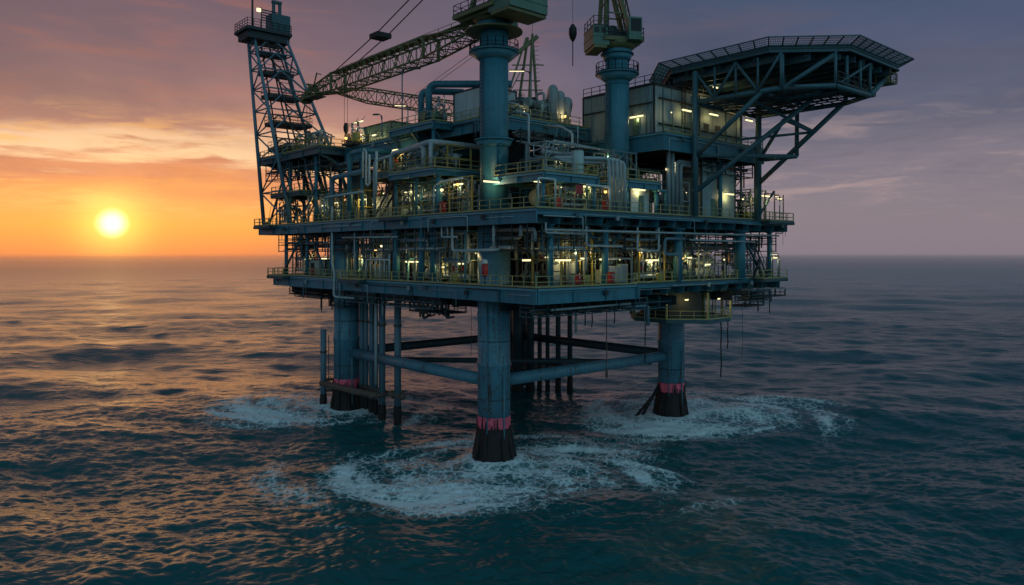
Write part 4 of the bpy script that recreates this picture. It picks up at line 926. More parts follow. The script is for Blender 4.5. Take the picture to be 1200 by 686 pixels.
def hang(x, y, z0, r, label, mat='black', end=None, name='hanging_rope', cat='rope', top=None):
    t = top or BL; m = MB()
    k = 8; pts = [(x + 0.06 * math.sin(i * 2.1), y + 0.06 * math.cos(i * 1.7), t + (z0 - t) * i / k) for i in range(k + 1)]
    m.pipe(pts, r, 5, bend=0.3, seg=2)
    if end: m.lathe((x, y, z0), [(r * 1.5, -0.5), (r * 3, 0), (r * 1.5, 0.5)], 8)
    solo(m, name, mat, (x, y, z0), label, cat)
hang(-2.4, -20.0, 8.2, 0.06, 'tattered rope hanging midway between the front and right legs', 'rust', True)
hang(18.2, -24.9, 8.5, 0.025, 'thin line hanging near the right end of the platform', 'black')
hang(-11, -5.8, 9.5, 0.03, 'thin line hanging just left of the front leg', 'black')
hang(15.5, -23.5, 6.2, 0.09, 'thick black hose hanging just right of the right leg', 'black', name='hanging_hose', cat='hose', top=13.3)
hang(17.8, -23.0, 9.6, 0.08, 'short black hose beside the thick hose at the right leg', 'black', name='hanging_hose', cat='hose', top=13.3)
hang(9.0, -16.5, 8.0, 0.07, 'black hose hanging just left of the right leg', 'black', name='hanging_hose', cat='hose', top=13.3)
hang(-4.3, -19.5, 13.6, 0.07, 'short dark pipe stub under the deck left of the tattered rope', 'dark', name='pipe_stub', cat='pipe')
hang(-1.6, -20.5, 13.9, 0.07, 'short dark pipe stub under the deck right of the tattered rope', 'dark', name='pipe_stub', cat='pipe')
wp = thing('drain_pipe', 'white drain pipe bending down and along beside the left leg top', 'pipe', (-18.9, 13.6, 16))
MB().pipe([(-18.9, 14.6, 28.3), (-18.9, 14.6, 20.6), (-19.3, 13.2, 19.2), (-19.5, 13.0, 16.2), (-16.9, 7.6, 16.0), (-16.6, 7.2, 16.0)], 0.17, 8).build('pipe', 'galv', wp)
MB().pipe([(-19.5, 12.4, 19.6), (-19.5, 11.4, 19.6), (-19.5, 11.4, 16.3)], 0.1, 8).build('branch_pipe', 'galv', wp)
MB().tube((-16.6, 7.1, 16.6), (-16.6, 7.1, 5.0), 0.2, 10).build('downpipe', 'galv', wp)
# ------------------------------------------------------------------ lamps that are lit
lamp_groups = {}
def lamp(face, lv, x, y, z, L, kind='lamp_yellow', power=1.0, label=None, arm=False):
    t = thing('tube_lamp', label or 'x', 'lamp', (x, y, z), 'lit tube lamps on the platform')
    a = Vector((0, 1, 0)) if face == 'L' else Vector((1, 0, 0)); p = Vector((x, y, z)); i = Vector((1, 0, 0)) if face == 'L' else Vector((0, 1, 0))
    h = MB(); h.beam(p - a * (L / 2 + 0.08) + Vector((0, 0, 0.1)), p + a * (L / 2 + 0.08) + Vector((0, 0, 0.1)), 0.2, 0.07)
    for s in (-0.4, 0.4): h.beam(p + a * (s * L) + Vector((0, 0, 0.12)), p + a * (s * L) + i * 0.5 + Vector((0, 0, 0.75)), 0.05)
    h.build('housing', 'dark', t)
    MB().tube(p - a * (L / 2), p + a * (L / 2), 0.12, 8).build('tube', kind, t)
    ld = bpy.data.lights.new('lamp_light', 'POINT'); ld.shadow_soft_size = 0.04; ld.energy = 62 * power * (0.5 + 0.35 * L)
    ld.color = (1.0, 0.78, 0.30) if kind == 'lamp_yellow' else (1.0, 0.80, 0.42)
    lo = bpy.data.objects.new('lamp_light', ld); COL.objects.link(lo); lo.parent = t; lo.location = i * 0.25 + Vector((0, 0, -0.35))
    if not label: lamp_groups.setdefault((face, lv), []).append(t)
    return t
LAMPS = [('L', 'lo', -16.8, 26.12, 21.11, 1.53), ('L', 'lo', -16.8, 20.71, 21.25, 1.71), ('L', 'lo', -16.8, 11.24, 21.31, 1.83), ('L', 'lo', -17.2, -2.4, 21.0, 2.66), ('L', 'lo', -16.8, -11.45, 20.87, 1.32), ('L', 'lo', -16.8, -7.76, 20.44, 0.59),
         ('L', 'ma', -16.8, 21.24, 28.88, 0.98), ('L', 'ma', -16.8, 17.41, 29.05, 0.96), ('L', 'ma', -16.8, 10.12, 29.13, 1.36), ('L', 'ma', -16.8, -1.27, 29.44, 2.07), ('L', 'ma', -16.8, -10.83, 29.7, 1.33),
         ('R', 'lo', -18.17, -23.6, 21.34, 0.83), ('R', 'lo', -13.12, -23.6, 21.31, 1.82), ('R', 'lo', -10.09, -23.6, 21.47, 0.71), ('R', 'lo', -6.89, -23.6, 21.36, 1.1), ('R', 'lo', 1.45, -23.6, 21.22, 1.96), ('R', 'lo', 8.55, -23.6, 21.48, 0.62), ('R', 'lo', 12.31, -23.6, 20.62, 0.96), ('R', 'lo', 26, -25, 21.41, 0.95),
         ('R', 'ma', -16.46, -23.6, 29.1, 1.18), ('R', 'ma', -9.57, -23.6, 29.0, 1.61), ('R', 'ma', -1.61, -24.1, 29.1, 1.72), ('R', 'ma', 14.6, -25.2, 29.4, 1.75), ('R', 'ma', 23.2, -25.3, 29.6, 1.5), ('R', 'ma', 26.8, -25.3, 29.4, 0.72),
         ('R', 'up', 6.6, -24.6, 38.9, 1.43), ('R', 'up', 12.2, -24.6, 39.1, 1.49), ('R', 'up', 19.6, -25, 39.2, 1.35)]
for f, lv, x, y, z, L in LAMPS: lamp(f, lv, x, y, z, L * 1.15, 'lamp_yellow', rnd.uniform(0.75, 1.35) if lv != 'up' else 0.32)
PH = {'lo': 'lower deck', 'ma': 'main deck', 'up': 'top deck'}
for (f, lv), ts in lamp_groups.items():
    for i, o in enumerate(sorted(ts, key=lambda o: across(o.location))):
        o['label'] = f'lit tube lamp, {ORD[i]} from the left along the {"left" if f == "L" else "right"} side of the {PH[lv]}'
lamp('L', 'up2', 1.35, -21.3, 38.0, 1.9, label='lit tube lamp on the pale block just right of the right crane pedestal', power=0.6)
lamp('L', 'me', -16.8, 2.17, 34.87, 1.06, label='lit tube lamp above the staircase, just under the blue upper wall')
lamp('R', 'ma', -18.0, -18.3, 29.35, 2.4, 'lamp_white', 1.4, label='long lit tube lamp across the foot of the nearest crane pedestal')
lamp('R', 'me', -10.5, -21.0, 32.6, 0.62, 'lamp_white', label='small lit lamp above the mezzanine right of the nearest pedestal')
lamp('R', 'me', 3.4, -25, 32.4, 0.45, 'lamp_white', label='small bright lamp left of the tall vertical pipe bundle')
lamp('R', 'he', 12.1, -24.9, 42.4, 0.85, 'lamp_white', label='small white lamp directly beneath the helideck')
lamp('R', 'ud', 15.7, -23.2, 16.2, 0.76, label='lit lamp inside the cellar round the right leg, right of the pair')
lamp('R', 'ud', 9.4, -22.6, 16.3, 0.51, label='lit lamp inside the cellar round the right leg, left of the pair')
lamp('L', 'ma2', -13.9, 16.3, 40.6, 2.3, 'lamp_white', label='long bright lamp on the roof edge of the olive shed')
lamp('L', 'ma2', -15.0, 14.2, 38.4, 1.2, 'lamp_white', label='lit lamp below the olive shed roof, left of two')
lamp('L', 'ma2', -15.0, 10.2, 37.9, 0.9, 'lamp_white', label='lit lamp below the olive shed roof, right of two')
def bulb(x, y, z, r, kind, label, power=6):
    t = thing('bulkhead_and_fill_lamp', label, 'lamp', (x, y, z), 'small round lamps')
    MB().lathe((x, y, z), [(0.02, -r), (r * 0.8, -r * 0.6), (r, 0), (r * 0.8, r * 0.6), (0.02, r)], 10).build('globe', kind, t)
    MB().lathe((x, y, z), [(r * 0.9, r * 0.6), (r * 0.9, r * 1.3)], 10).build('cap', 'dark', t)
    ld = bpy.data.lights.new('lamp_light', 'POINT'); ld.energy = power; ld.color = (1, 0.75, 0.35); ld.shadow_soft_size = r
    lo = bpy.data.objects.new('lamp_light', ld); COL.objects.link(lo); lo.parent = t; lo.location = (-0.25, -0.25, 0)
bulb(-18.2, 4.5, 22.4, 0.16, 'lamp_orange', 'small orange lamp in the dark of the lower deck, left of the staircase foot')
bulb(-18.2, 3.1, 22.9, 0.17, 'lamp_white', 'small white lamp in the dark of the lower deck, above the white rail frame')
bulb(-18.6, -10.2, 29.0, 0.2, 'lamp_yellow', 'round yellow lamp above the red cabinet on the main deck')
bulb(-18.6, -13.1, 29.4, 0.16, 'lamp_orange', 'small orange lamp left of the nearest pedestal foot')
bulb(2.4, -24.9, 31.6, 0.2, 'lamp_white', 'bright bulb on the right mezzanine beside the pipe bundle')
bulb(-16.5, 15.2, 37.9, 0.2, 'lamp_orange', 'orange lamp on the upper left deck beside the yellow machine')
bulb(-8.6, -25.3, 28.4, 0.17, 'lamp_orange', 'orange beacon above the red hose reel on the main deck', 3)
small = {}
for f, lv, x, y, z in [('L', 'lo', -15, 28.5, 21.5), ('L', 'lo', -16.5, 15.5, 21.8), ('L', 'lo', -16.5, 6.5, 21.3), ('L', 'lo', -15.5, 0.4, 22.2), ('L', 'lo', -15.5, -5.6, 21.4), ('L', 'lo', -17, -14.2, 22),
                       ('L', 'lo', -11.5, 4.2, 22.6), ('L', 'lo', -11.5, -2.0, 22.2), ('L', 'lo', -11.8, 9.6, 21.6), ('R', 'lo', -9.5, -18.6, 22.4), ('R', 'lo', -3.5, -18.4, 21.8), ('R', 'lo', 3, -18.6, 22.6), ('L', 'ma', -13.2, 1.2, 30.4), ('L', 'ma', -13.4, -4.2, 30.8), ('R', 'ma', -9.6, -20.2, 32.0), ('R', 'ma', -2.6, -20.3, 33.0), ('L', 'ma', -17.5, 30, 29), ('L', 'ma', -17.4, 24, 29.4), ('L', 'ma', -16.5, 8.0, 28.4), ('L', 'ma', -17, 4.6, 29.6), ('L', 'ma', -17.5, -4.0, 28.8), ('L', 'ma', -17.6, -7.6, 29.2),  # the deeper bulbs are added to light the clutter behind
                       ('R', 'lo', -16, -24, 21.6), ('R', 'lo', -11.6, -23.8, 22.0), ('R', 'lo', -4.8, -24, 21.3), ('R', 'lo', -0.8, -23.8, 22.1), ('R', 'lo', 6.4, -24.2, 21.4), ('R', 'lo', 10.2, -24, 21.9), ('R', 'lo', 15.4, -24, 21.2),
                       ('R', 'ma', -14.2, -24.4, 28.6), ('R', 'ma', -5.0, -24.2, 28.7), ('R', 'ma', 6.8, -24.4, 29.2), ('R', 'ma', 18.8, -24.6, 29), ('R', 'up', 3.2, -24.9, 38.2), ('R', 'up', 16, -24.9, 38.6), ('R', 'up', -2.5, -13.4, 38.6), ('R', 'up', -9.2, -13.4, 38.4)]:
    small.setdefault((f, lv), []).append((x, y, z))
for (f, lv), ps in small.items():
    for i, p in enumerate(sorted(ps, key=across)):
        bulb(*p, [0.07, 0.13, 0.09, 0.1][i % 4], ['lamp_white', 'lamp_yellow', 'lamp_yellow', 'lamp_orange'][(i * 3 + len(ps)) % 4], f'small round lamp of the real and fill set, {ORD[i]} from the left inside the {"left" if f == "L" else "right"} side of the {PH[lv]}', [10, 42, 22, 30, 16][i % 5])
def post(x, y, z0, h, arm, heading, label, lit=True, kind='lamp_white', L=1.6):
    t = thing('lamp_post', label, 'lamp post', (x, y, z0), 'lamp posts on the decks'); c, s = math.cos(R_(heading)), math.sin(R_(heading))
    MB().tube((x, y, z0), (x, y, z0 + h), 0.1, 8, 0.07).build('post', 'blue_grey', t)
    p = Vector((x, y, z0 + h)); q = p + Vector((c * arm, s * arm, 0.25)); m = MB().beam(p, q, 0.1); m.beam(p + Vector((0, 0, -0.8)), p.lerp(q, 0.4), 0.07); m.build('arm', 'dark', t)
    e = q + Vector((c, s, 0)) * L; m = MB().beam(q, e, 0.28, 0.14); m.build('lamp_head', 'dark', t)
    MB().beam(q + Vector((0, 0, -0.1)), e + Vector((0, 0, -0.1)), 0.2, 0.06).build('lens', kind if lit else 'grey', t)
    if lit:
        ld = bpy.data.lights.new('lamp_light', 'POINT'); ld.shadow_soft_size = 0.04; ld.energy = 30; ld.color = (1, 0.82, 0.5)
        lo = bpy.data.objects.new('lamp_light', ld); COL.objects.link(lo); lo.parent = t; lo.location = (q + e) / 2 - p + Vector((0, 0, h - 0.45))
post(-16.2, 1.5, UP, 7.2, 0.7, -40, 'tall unlit lamp post with its long arm pointing right above the top deck', False)
post(-16.6, 5.6, DR, 2.6, 0.4, 130, 'short lamp post at the ladder cage right of the olive shed', False, L=0.8)
post(-2.2, -7.0, UP, 7.6, 0.9, 140, 'lit lamp post right of the nearest pedestal in front of the distant crane', True, L=1.9)
post(-12.8, 5.4, DR, 4.2, 0.3, 150, 'lit lamp post behind the left blue gooseneck pipes', True, L=1.4)
post(-8.8, 2.8, UP, 5.6, 0.3, 140, 'lit lamp post between the blue gooseneck pipes and the white container', True, L=1.4)
post(26.6, -25.4, MA, 3.2, 0.3, 170, 'lamp post at the far right corner of the main deck', True, L=0.7)
post(26.4, -25.3, LO, 3.0, 0.3, 170, 'lamp post at the far right corner of the lower deck', True, L=0.8)

# ------------------------------------------------------------------ process equipment, one skid per bay
PM = ['grey', 'galv', 'blue_grey', 'grey', 'cream', 'dark', 'pale', 'green']
def rp(g, t, n, w, d, h, mats, r0=0.05, r1=0.18, zmin=0.2):
    for _ in range(n):
        r = rnd.choice([rnd.uniform(r0, r1), r0 * 1.2]); a = rnd.uniform(0.2, w - 0.2); b = rnd.uniform(0.1, d - 0.2); z = rnd.uniform(zmin, h * 0.5)
        pts = [(a, b, zmin if rnd.random() < 0.6 else z)]
        z2 = rnd.uniform(h * 0.35, h * 0.97); pts.append((a, b, z2))
        for k in range(rnd.randint(1, 3)):
            if rnd.random() < 0.65: a = rnd.uniform(-0.1, w + 0.1)
            else: b = rnd.uniform(0.05, d)
            pts.append((a, b, z2))
            if rnd.random() < 0.6: z2 = rnd.uniform(h * 0.3, h); pts.append((a, b, z2))
        if len(pts) > 2: MB(*g).pipe(pts, r, 7).build('pipe', rnd.choice(mats), t)
def valve(g, t, a, b, z, r=0.22):
    m = MB(*g); m.lathe((a, b, z), [(r, -0.3), (r, -0.22), (r * 0.6, -0.2), (r * 0.75, 0), (r * 0.6, 0.2), (r, 0.22), (r, 0.3)], 10); v = m.build('valve', rnd.choice(['grey', 'green', 'red', 'blue_grey']), t)
    m = MB(*g); m.tube((a, b, z), (a, b - 0.55, z), 0.035, 5)
    R = 0.24
    for k in range(8): p = (a + R * math.cos(k * 0.785), b - 0.55, z + R * math.sin(k * 0.785)); q = (a + R * math.cos((k + 1) * 0.785), b - 0.55, z + R * math.sin((k + 1) * 0.785)); m.tube(p, q, 0.03, 4, caps=False)
    m.beam((a - R, b - 0.55, z), (a + R, b - 0.55, z), 0.04); m.build('handwheel', 'red' if rnd.random() < 0.3 else 'yellow', v)
def frame(g, t, w, d, h, mat):
    m = MB(*g)
    for a in (0.05, w - 0.05):
        for b in (0.05, d - 0.05): m.beam((a, b, 0), (a, b, h), 0.16)
    for z in (h * 0.45, h - 0.1):
        for b in (0.05, d - 0.05): m.beam((0, b, z), (w, b, z), 0.13)
        for a in (0.05, w - 0.05): m.beam((a, 0, z), (a, d, z), 0.13)
    m.beam((0, 0.02, h * 0.45), (w * 0.5, 0.02, h - 0.1), 0.09); m.beam((w, 0.02, h * 0.45), (w * 0.5, 0.02, h - 0.1), 0.09); m.build('frame', mat, t)
def k_vessel_h(g, t, w, d, h):
    R = min(d * 0.3, h * 0.24, 1.1); z = R + 0.7; b = d * 0.5; L = w - 0.6
    MB(*g).lathe((0.3, b, z), [(0.05, 0), (R * 0.6, 0.08), (R * 0.9, R * 0.3), (R, R * 0.55), (R, L - R * 0.55), (R * 0.9, L - R * 0.3), (R * 0.6, L - 0.08), (0.05, L)], 20, 'x').build('vessel', rnd.choice(['pale', 'galv', 'cream', 'blue_grey']), t)
    for a in (w * 0.25, w * 0.75): MB(*g).bb(a - 0.15, a + 0.15, b - R * 0.8, b + R * 0.8, 0, z - R * 0.55).build('saddle', 'dark', t)
    for a in (w * 0.35, w * 0.65):
        MB(*g).pipe([(a, b, z + R * 0.9), (a, b, z + R + 0.8), (a + 0.9, b - 0.4, z + R + 0.8), (a + 0.9, b - 0.4, h)], 0.14, 8).build('pipe', 'galv', t)
    m = MB(*g); m.lathe((w * 0.5, b, z + R * 0.9), [(0.3, 0), (0.3, 0.25), (0.42, 0.25), (0.42, 0.35)], 14); m.build('manway', 'grey', t)
def k_vessel_v(g, t, w, d, h):
    n = 2 if w > 3.5 else 1
    for i in range(n):
        a = w * (i + 0.5) / n; R = min(w / n * 0.33, d * 0.33, 0.95) * rnd.uniform(0.8, 1); H = h * rnd.uniform(0.62, 0.85)
        v = MB(*g).lathe((a, d * 0.5, 0), [(R * 0.8, 0), (R * 0.8, 0.5), (R, 0.6), (R, H - R * 0.5), (R * 0.85, H - R * 0.2), (R * 0.4, H)], 20).build('vessel', rnd.choice(['pale', 'cream', 'blue_grey', 'galv', 'white']), t)
        m = MB(*g)
        for z in (H * 0.3, H * 0.65): m.lathe((a, d * 0.5, z), [(R * 1.05, 0), (R * 1.05, 0.1)], 20)
        m.build('flange', 'dark', v); MB(*g).pipe([(a, d * 0.5, H - 0.1), (a, d * 0.5, H + 0.5), (a + R + 0.4, d * 0.3, H + 0.5), (a + R + 0.4, d * 0.3, 0.4)], 0.13, 8).build('pipe', 'galv', t)
def k_pump(g, t, w, d, h):
    MB(*g).bb(0.1, w - 0.1, 0.2, d - 0.2, 0, 0.3).build('base', 'dark', t)
    n = 2 if w > 3 else 1
    for i in range(n):
        a = w * (i + 0.5) / n; MB(*g).lathe((a, d * 0.2, 0.85), [(0.3, 0), (0.45, 0.05), (0.45, 1.0), (0.25, 1.1), (0.12, 1.15), (0.12, 1.5)], 14, 'y').build('motor', rnd.choice(['green', 'blue', 'yellow']), t)
        MB(*g).lathe((a, d * 0.2 + 1.5, 0.85), [(0.25, 0), (0.6, 0.1), (0.6, 0.4), (0.25, 0.5)], 14, 'y').build('pump_casing', 'grey', t)
        MB(*g).pipe([(a, d * 0.2 + 1.75, 1.3), (a, d * 0.2 + 1.75, 2.3), (a + 0.7, d * 0.2 + 0.5, 2.3), (a + 0.7, d * 0.2 + 0.5, h)], 0.16, 8).build('pipe', 'galv', t); valve(g, t, a + 0.7, d * 0.2 + 0.5, 2.8)
def k_manifold(g, t, w, d, h):
    for z in (0.7, 2.4): MB(*g).tube((0.1, 0.5, z), (w - 0.1, 0.5, z), 0.2, 10).build('header', 'galv', t)
    n = max(3, int(w / 0.75))
    for i in range(n):
        a = 0.4 + (w - 0.8) * i / (n - 1); MB(*g).pipe([(a, 0.45, 0.7), (a, 0.45, rnd.uniform(3.0, h * 0.8)), (a, d * 0.8, h * 0.8)], 0.1, 8).build('pipe', rnd.choice(['galv', 'grey', 'white']), t)
        if i % 2 == 0: valve(g, t, a, 0.45, 1.6, 0.18)
def k_cabinet(g, t, w, d, h):
    n = max(2, int(w / 1.0))
    for i in range(n):
        a = 0.1 + i * (w - 0.2) / n; H = rnd.choice([1.9, 2.1, 1.5]); c = MB(*g).bb(a, a + (w - 0.2) / n - 0.08, 0.5, 1.3, 0.1, H).build('cabinet', rnd.choice(['cream', 'pale', 'grey', 'yellow']), t)
        MB(*g).bb(a + 0.08, a + (w - 0.2) / n - 0.16, 0.46, 0.497, 0.2, H - 0.1).build('door', rnd.choice(['cream', 'grey']), c)
    MB(*g).bb(0, w, 0.3, 0.7, 2.7, 2.8).build('cable_tray', 'galv', t)
def k_exchanger(g, t, w, d, h):
    for z in (0.9, 2.3):
        R = 0.55; MB(*g).lathe((0.2, d * 0.45, z), [(R * 1.2, 0), (R * 1.2, 0.2), (R, 0.2), (R, w - 1.2), (R * 1.2, w - 1.2), (R * 1.2, w - 1.0), (R * 0.7, w - 0.6)], 18, 'x').build('shell', rnd.choice(['galv', 'pale', 'grey']), t)
    for a in (w * 0.25, w * 0.7): MB(*g).bb(a - 0.12, a + 0.12, d * 0.45 - 0.5, d * 0.45 + 0.5, 0, 3.0).build('saddle', 'dark', t)
    MB(*g).pipe([(w * 0.4, d * 0.45, 2.8), (w * 0.4, d * 0.45, 3.5), (w * 0.4, 0.2, 3.5), (w * 0.4, 0.2, h)], 0.18, 8).build('pipe', 'galv', t)
def k_cooler(g, t, w, d, h):
    H = min(h * 0.6, 3.2); MB(*g).bb(0.2, w - 0.2, 0.6, d - 0.3, 0.4, H).build('casing', rnd.choice(['pale', 'white', 'grey']), t)
    n = max(1, int(w / 2.2))
    for i in range(n):
        a = w * (i + 0.5) / n; c = MB(*g).lathe((a, 0.35, H * 0.5), [(0.85, 0), (0.8, 0.22)], 20, 'y').build('fan_ring', 'dark', t)
    m = MB(*g)
    for a in (0.3, w - 0.3): m.beam((a, 0.8, 0), (a, 0.8, 0.5), 0.2); m.beam((a, d - 0.5, 0), (a, d - 0.5, 0.5), 0.2)
    m.build('foot', 'dark', t)
KINDS = {'vessel_h': (k_vessel_h, 'horizontal_separator', 'horizontal pressure vessel on saddles'), 'vessel_v': (k_vessel_v, 'vertical_scrubber', 'upright round vessels'),
         'pump': (k_pump, 'pump_skid', 'pump skid with motors'), 'manifold': (k_manifold, 'valve_manifold', 'row of valved pipes'),
         'cabinet': (k_cabinet, 'cabinet_row', 'row of boxy electrical cabinets'), 'exchanger': (k_exchanger, 'heat_exchanger', 'stacked heat exchanger shells'), 'cooler': (k_cooler, 'fan_cooler', 'boxy fan cooler')}
skids = {}
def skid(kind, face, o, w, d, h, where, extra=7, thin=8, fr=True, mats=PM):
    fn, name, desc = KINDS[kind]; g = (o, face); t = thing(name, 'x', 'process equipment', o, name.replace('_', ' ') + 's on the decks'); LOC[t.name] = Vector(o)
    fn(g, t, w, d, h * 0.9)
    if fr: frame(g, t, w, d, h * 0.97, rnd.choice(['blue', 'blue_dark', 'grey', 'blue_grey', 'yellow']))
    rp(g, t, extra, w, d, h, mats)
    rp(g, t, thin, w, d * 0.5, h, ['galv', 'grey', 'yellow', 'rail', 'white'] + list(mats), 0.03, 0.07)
    skids.setdefault((desc, where), []).append(t)
HL = B1 - LO - 0.1; HM = 4.6
seqL = ['manifold', 'vessel_h', 'pump', 'cabinet', 'vessel_v', 'exchanger', 'manifold', 'vessel_v', 'pump', 'cooler']
for i, y in enumerate((31.5, 18.6, 13.4, 8.2, 3.0, -3.0, -8.2)):
    skid(seqL[i], 'L', (-17.4 if i > 1 else -16.8, y, LO), 4.6, 4.2, HL, 'lower deck left side', 10, 12)
for i, y in enumerate((16.5, 10.5, 3.0, -3.0, -8.4)):
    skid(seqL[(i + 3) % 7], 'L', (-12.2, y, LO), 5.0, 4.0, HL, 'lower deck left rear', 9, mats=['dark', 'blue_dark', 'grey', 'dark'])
for i, x in enumerate((-13.4, -7.0, -1.0, 5.8, 11.6, 18.6)):
    skid(['vessel_v', 'cabinet', 'manifold', 'pump', 'exchanger', 'manifold'][i], 'R', (x, -23.6, LO), 4.8, 4.4, HL if x < 9 else 4.3, 'lower deck right side', 9)
for i, x in enumerate((-12.6, -6.6, -0.6, 5.4, 10.8)):
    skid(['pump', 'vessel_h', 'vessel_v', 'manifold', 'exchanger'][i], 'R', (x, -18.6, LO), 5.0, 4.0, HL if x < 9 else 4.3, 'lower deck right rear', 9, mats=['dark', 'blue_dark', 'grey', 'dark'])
for i, y in enumerate((36.5, 25.5, 19.5, 14.8, 1.8, -4.0, -9.6)):
    skid(['manifold', 'pump', 'vessel_v', 'cabinet', 'exchanger', 'manifold', 'vessel_v'][i], 'L', (-17.2, y, MA), 4.2, 3.6, 4.3 if i > 3 else 4.4, 'main deck left side', 9)
for i, y in enumerate((32, 15.6, 9.5, 3.0, -3.0, -8.5)):
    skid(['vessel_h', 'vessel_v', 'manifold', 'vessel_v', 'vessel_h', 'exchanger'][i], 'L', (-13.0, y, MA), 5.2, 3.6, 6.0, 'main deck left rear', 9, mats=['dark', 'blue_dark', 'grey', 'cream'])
for i, x in enumerate((-13.8, -9.3, 4.2, 21.8)):
    skid(['manifold', 'cabinet', 'vessel_v', 'pump'][i], 'R', (x, -23.9, MA), 4.0, 3.6, 3.0 if i < 2 else 4.4, 'main deck right side', 8)
for i, x in enumerate((-12.8, -7.4, -2.0, 3.2)):
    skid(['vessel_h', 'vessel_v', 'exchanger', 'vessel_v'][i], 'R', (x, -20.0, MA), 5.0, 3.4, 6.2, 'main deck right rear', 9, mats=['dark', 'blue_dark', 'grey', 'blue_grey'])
for i, y in enumerate((-0.9, -5.4)):
    skid(['manifold', 'vessel_h'][i], 'L', (-17.4, y, MZA), 4.2, 3.4, 2.9, 'left mezzanine', 7)
for i, y in enumerate((8.4, 3.6)):
    skid(['pump', 'manifold'][i], 'L', (-16.2, y, 32.2), 4.2, 3.4, 2.4, 'small mezzanine above the staircase', 6)
for i, x in enumerate((-14.6, -4.2)):
    skid(['manifold', 'pump'][i], 'R', (x, -22.6, MZB), 4.4 if i == 0 else 4.0, 3.0, 3.6, 'right mezzanine', 6)
for i, (x, y, k, h) in enumerate(((-16.2, -0.6, 'pump', 2.2), (-7.6, -13.4, 'exchanger', 2.8), (-12.8, -13.4, 'pump', 2.2), (-3.4, -8.2, 'manifold', 3.2))):
    skid(k, 'L' if i == 0 else 'R', (x, y, UP), 4.4, 3.4, h, 'top deck', 7, fr=False)
for i, (y, k) in enumerate(((36.5, 'cabinet'), (30.5, 'pump'), (25, 'manifold'))):
    skid(k, 'L', (-18.0, y, DR), 4.6, 3.2, 2.6, 'deck under the lattice tower', 6, fr=False, mats=['yellow', 'grey', 'rust'])
skid('pump', 'L', (-16.4, 16.9, DR), 3.2, 2.4, 1.9, 'upper left deck', 5, fr=False, mats=['yellow', 'orange', 'yellow'])
for (desc, where), ts in skids.items():
    for i, o in enumerate(sorted(ts, key=lambda o: across(o.location))):
        o['label'] = f'{desc}, {where}' if len(ts) == 1 else f'{desc}, {ORD[i]} of {["", "", "two", "three", "four", "five"][len(ts)]} from the left, {where}'

# ------------------------------------------------------------------ pipe runs one can follow
def prun(label, runs, loc, name='pipe_run', group=None):
    t = thing(name, label, 'pipe', loc, group)
    for pts, r, mat in runs: MB().pipe(pts, r, 12, seg=6).build('pipe', mat, t)
    return t
prun('pair of thick blue gooseneck pipes arching over the top deck left of the nearest pedestal', [([(-15.6, -3.4, UP), (-15.6, -3.4, 42.3), (-11.3, -9.0, 42.0), (-9, -11, 42.0)], 0.42, 'blue'), ([(-15.2, -1.2, UP), (-15.2, -1.2, 41.9), (-12.0, -5.5, 41.5)], 0.4, 'blue')], (-16, -2, UP))
prun('big angular blue pipe dropping beside the utility cabin on the left face', [([(-14.0, 6.0, 35.2), (-18.2, 7.0, 35.2), (-18.2, 11.0, 35.2), (-18.2, 11.0, MA)], 0.36, 'blue')], (-18.2, 11, MA))
prun('horizontal blue pipe with a drop leg, left face near the drill deck', [([(-18.3, 6.2, 32.6), (-18.3, 15.8, 32.3), (-18.3, 15.8, MA)], 0.34, 'blue_grey')], (-18.3, 15.8, MA))
prun('low horizontal pale pipe at the left face of the main deck', [([(-18.6, 7.0, 29.9), (-18.6, 17.4, 29.7), (-18.6, 17.4, MA)], 0.17, 'galv')], (-18.6, 17.4, MA))
prun('thick pale pipe with two drop legs over the left mezzanine', [([(-18.6, 0.2, MZA), (-18.6, 0.2, 34.0), (-18.8, -7.0, 34.3), (-18.8, -7.0, MZA)], 0.3, 'galv'), ([(-18.6, -3.0, 34.2), (-18.9, -8.6, 34.5), (-13, -9.8, 34.3)], 0.33, 'galv'), ([(-18.9, -8.5, 34.5), (-18.9, -8.5, MZA)], 0.24, 'galv')], (-18.8, -7, MZA))
prun('looped white pipes beside the staircase on the left face', [([(-18.9, 6.4, 31.6), (-18.9, 6.4, 35.0), (-18.9, 5.6, 35.0), (-18.9, 5.6, 30.6), (-18.9, 4.8, 30.6), (-18.9, 4.8, 34.4)], 0.13, 'white'), ([(-18.7, 3.9, MA), (-18.7, 3.9, 33.4), (-18.7, 2.6, 33.6), (-18.7, -0.4, 33.8)], 0.2, 'galv'), ([(-18.9, 3.1, 29.4), (-18.9, 3.1, 34.6)], 0.15, 'white')], (-18.9, 5, MA))
prun('bundle of five pale pipes bending down over the right mezzanine', [([(-14 + 0.3 * k, -23.2 - 0.1 * k, 31.7 - 0.1 * k), (-8.0 + 0.62 * k, -25.2, 31.9 - 0.18 * (k == 4)), (-8.0 + 0.62 * k, -25.4, MA)], 0.17 if k % 2 else 0.21, 'galv') for k in range(5)], (-7, -25.4, MA))
prun('tall bundle of vertical grey pipes left of the helideck post', [([(2.4 + 0.75 * k, -25.1, MA), (2.4 + 0.75 * k, -25.1, UR - 2.1 if k < 2 else 33.2 - 0.3 * k)] + ([] if k < 2 else [(6.5, -25.1, 33.2 - 0.3 * k)]), 0.24, 'grey') for k in range(4)], (3.4, -25.1, MA))
prun('large silver duct bends rising behind the top deck railing', [([(-4.0 + k * 1.5, -12.9 + k * 0.4, UP), (-4.0 + k * 1.5, -12.9 + k * 0.4, 42.0 - 0.5 * k), (-2.4 + k * 1.5, -11.0, 42.0 - 0.5 * k), (-2.0 + k * 1.3, -9.6, UP)], 0.6, 'galv') for k in range(3)], (-4, -13, UP), 'duct_bend')
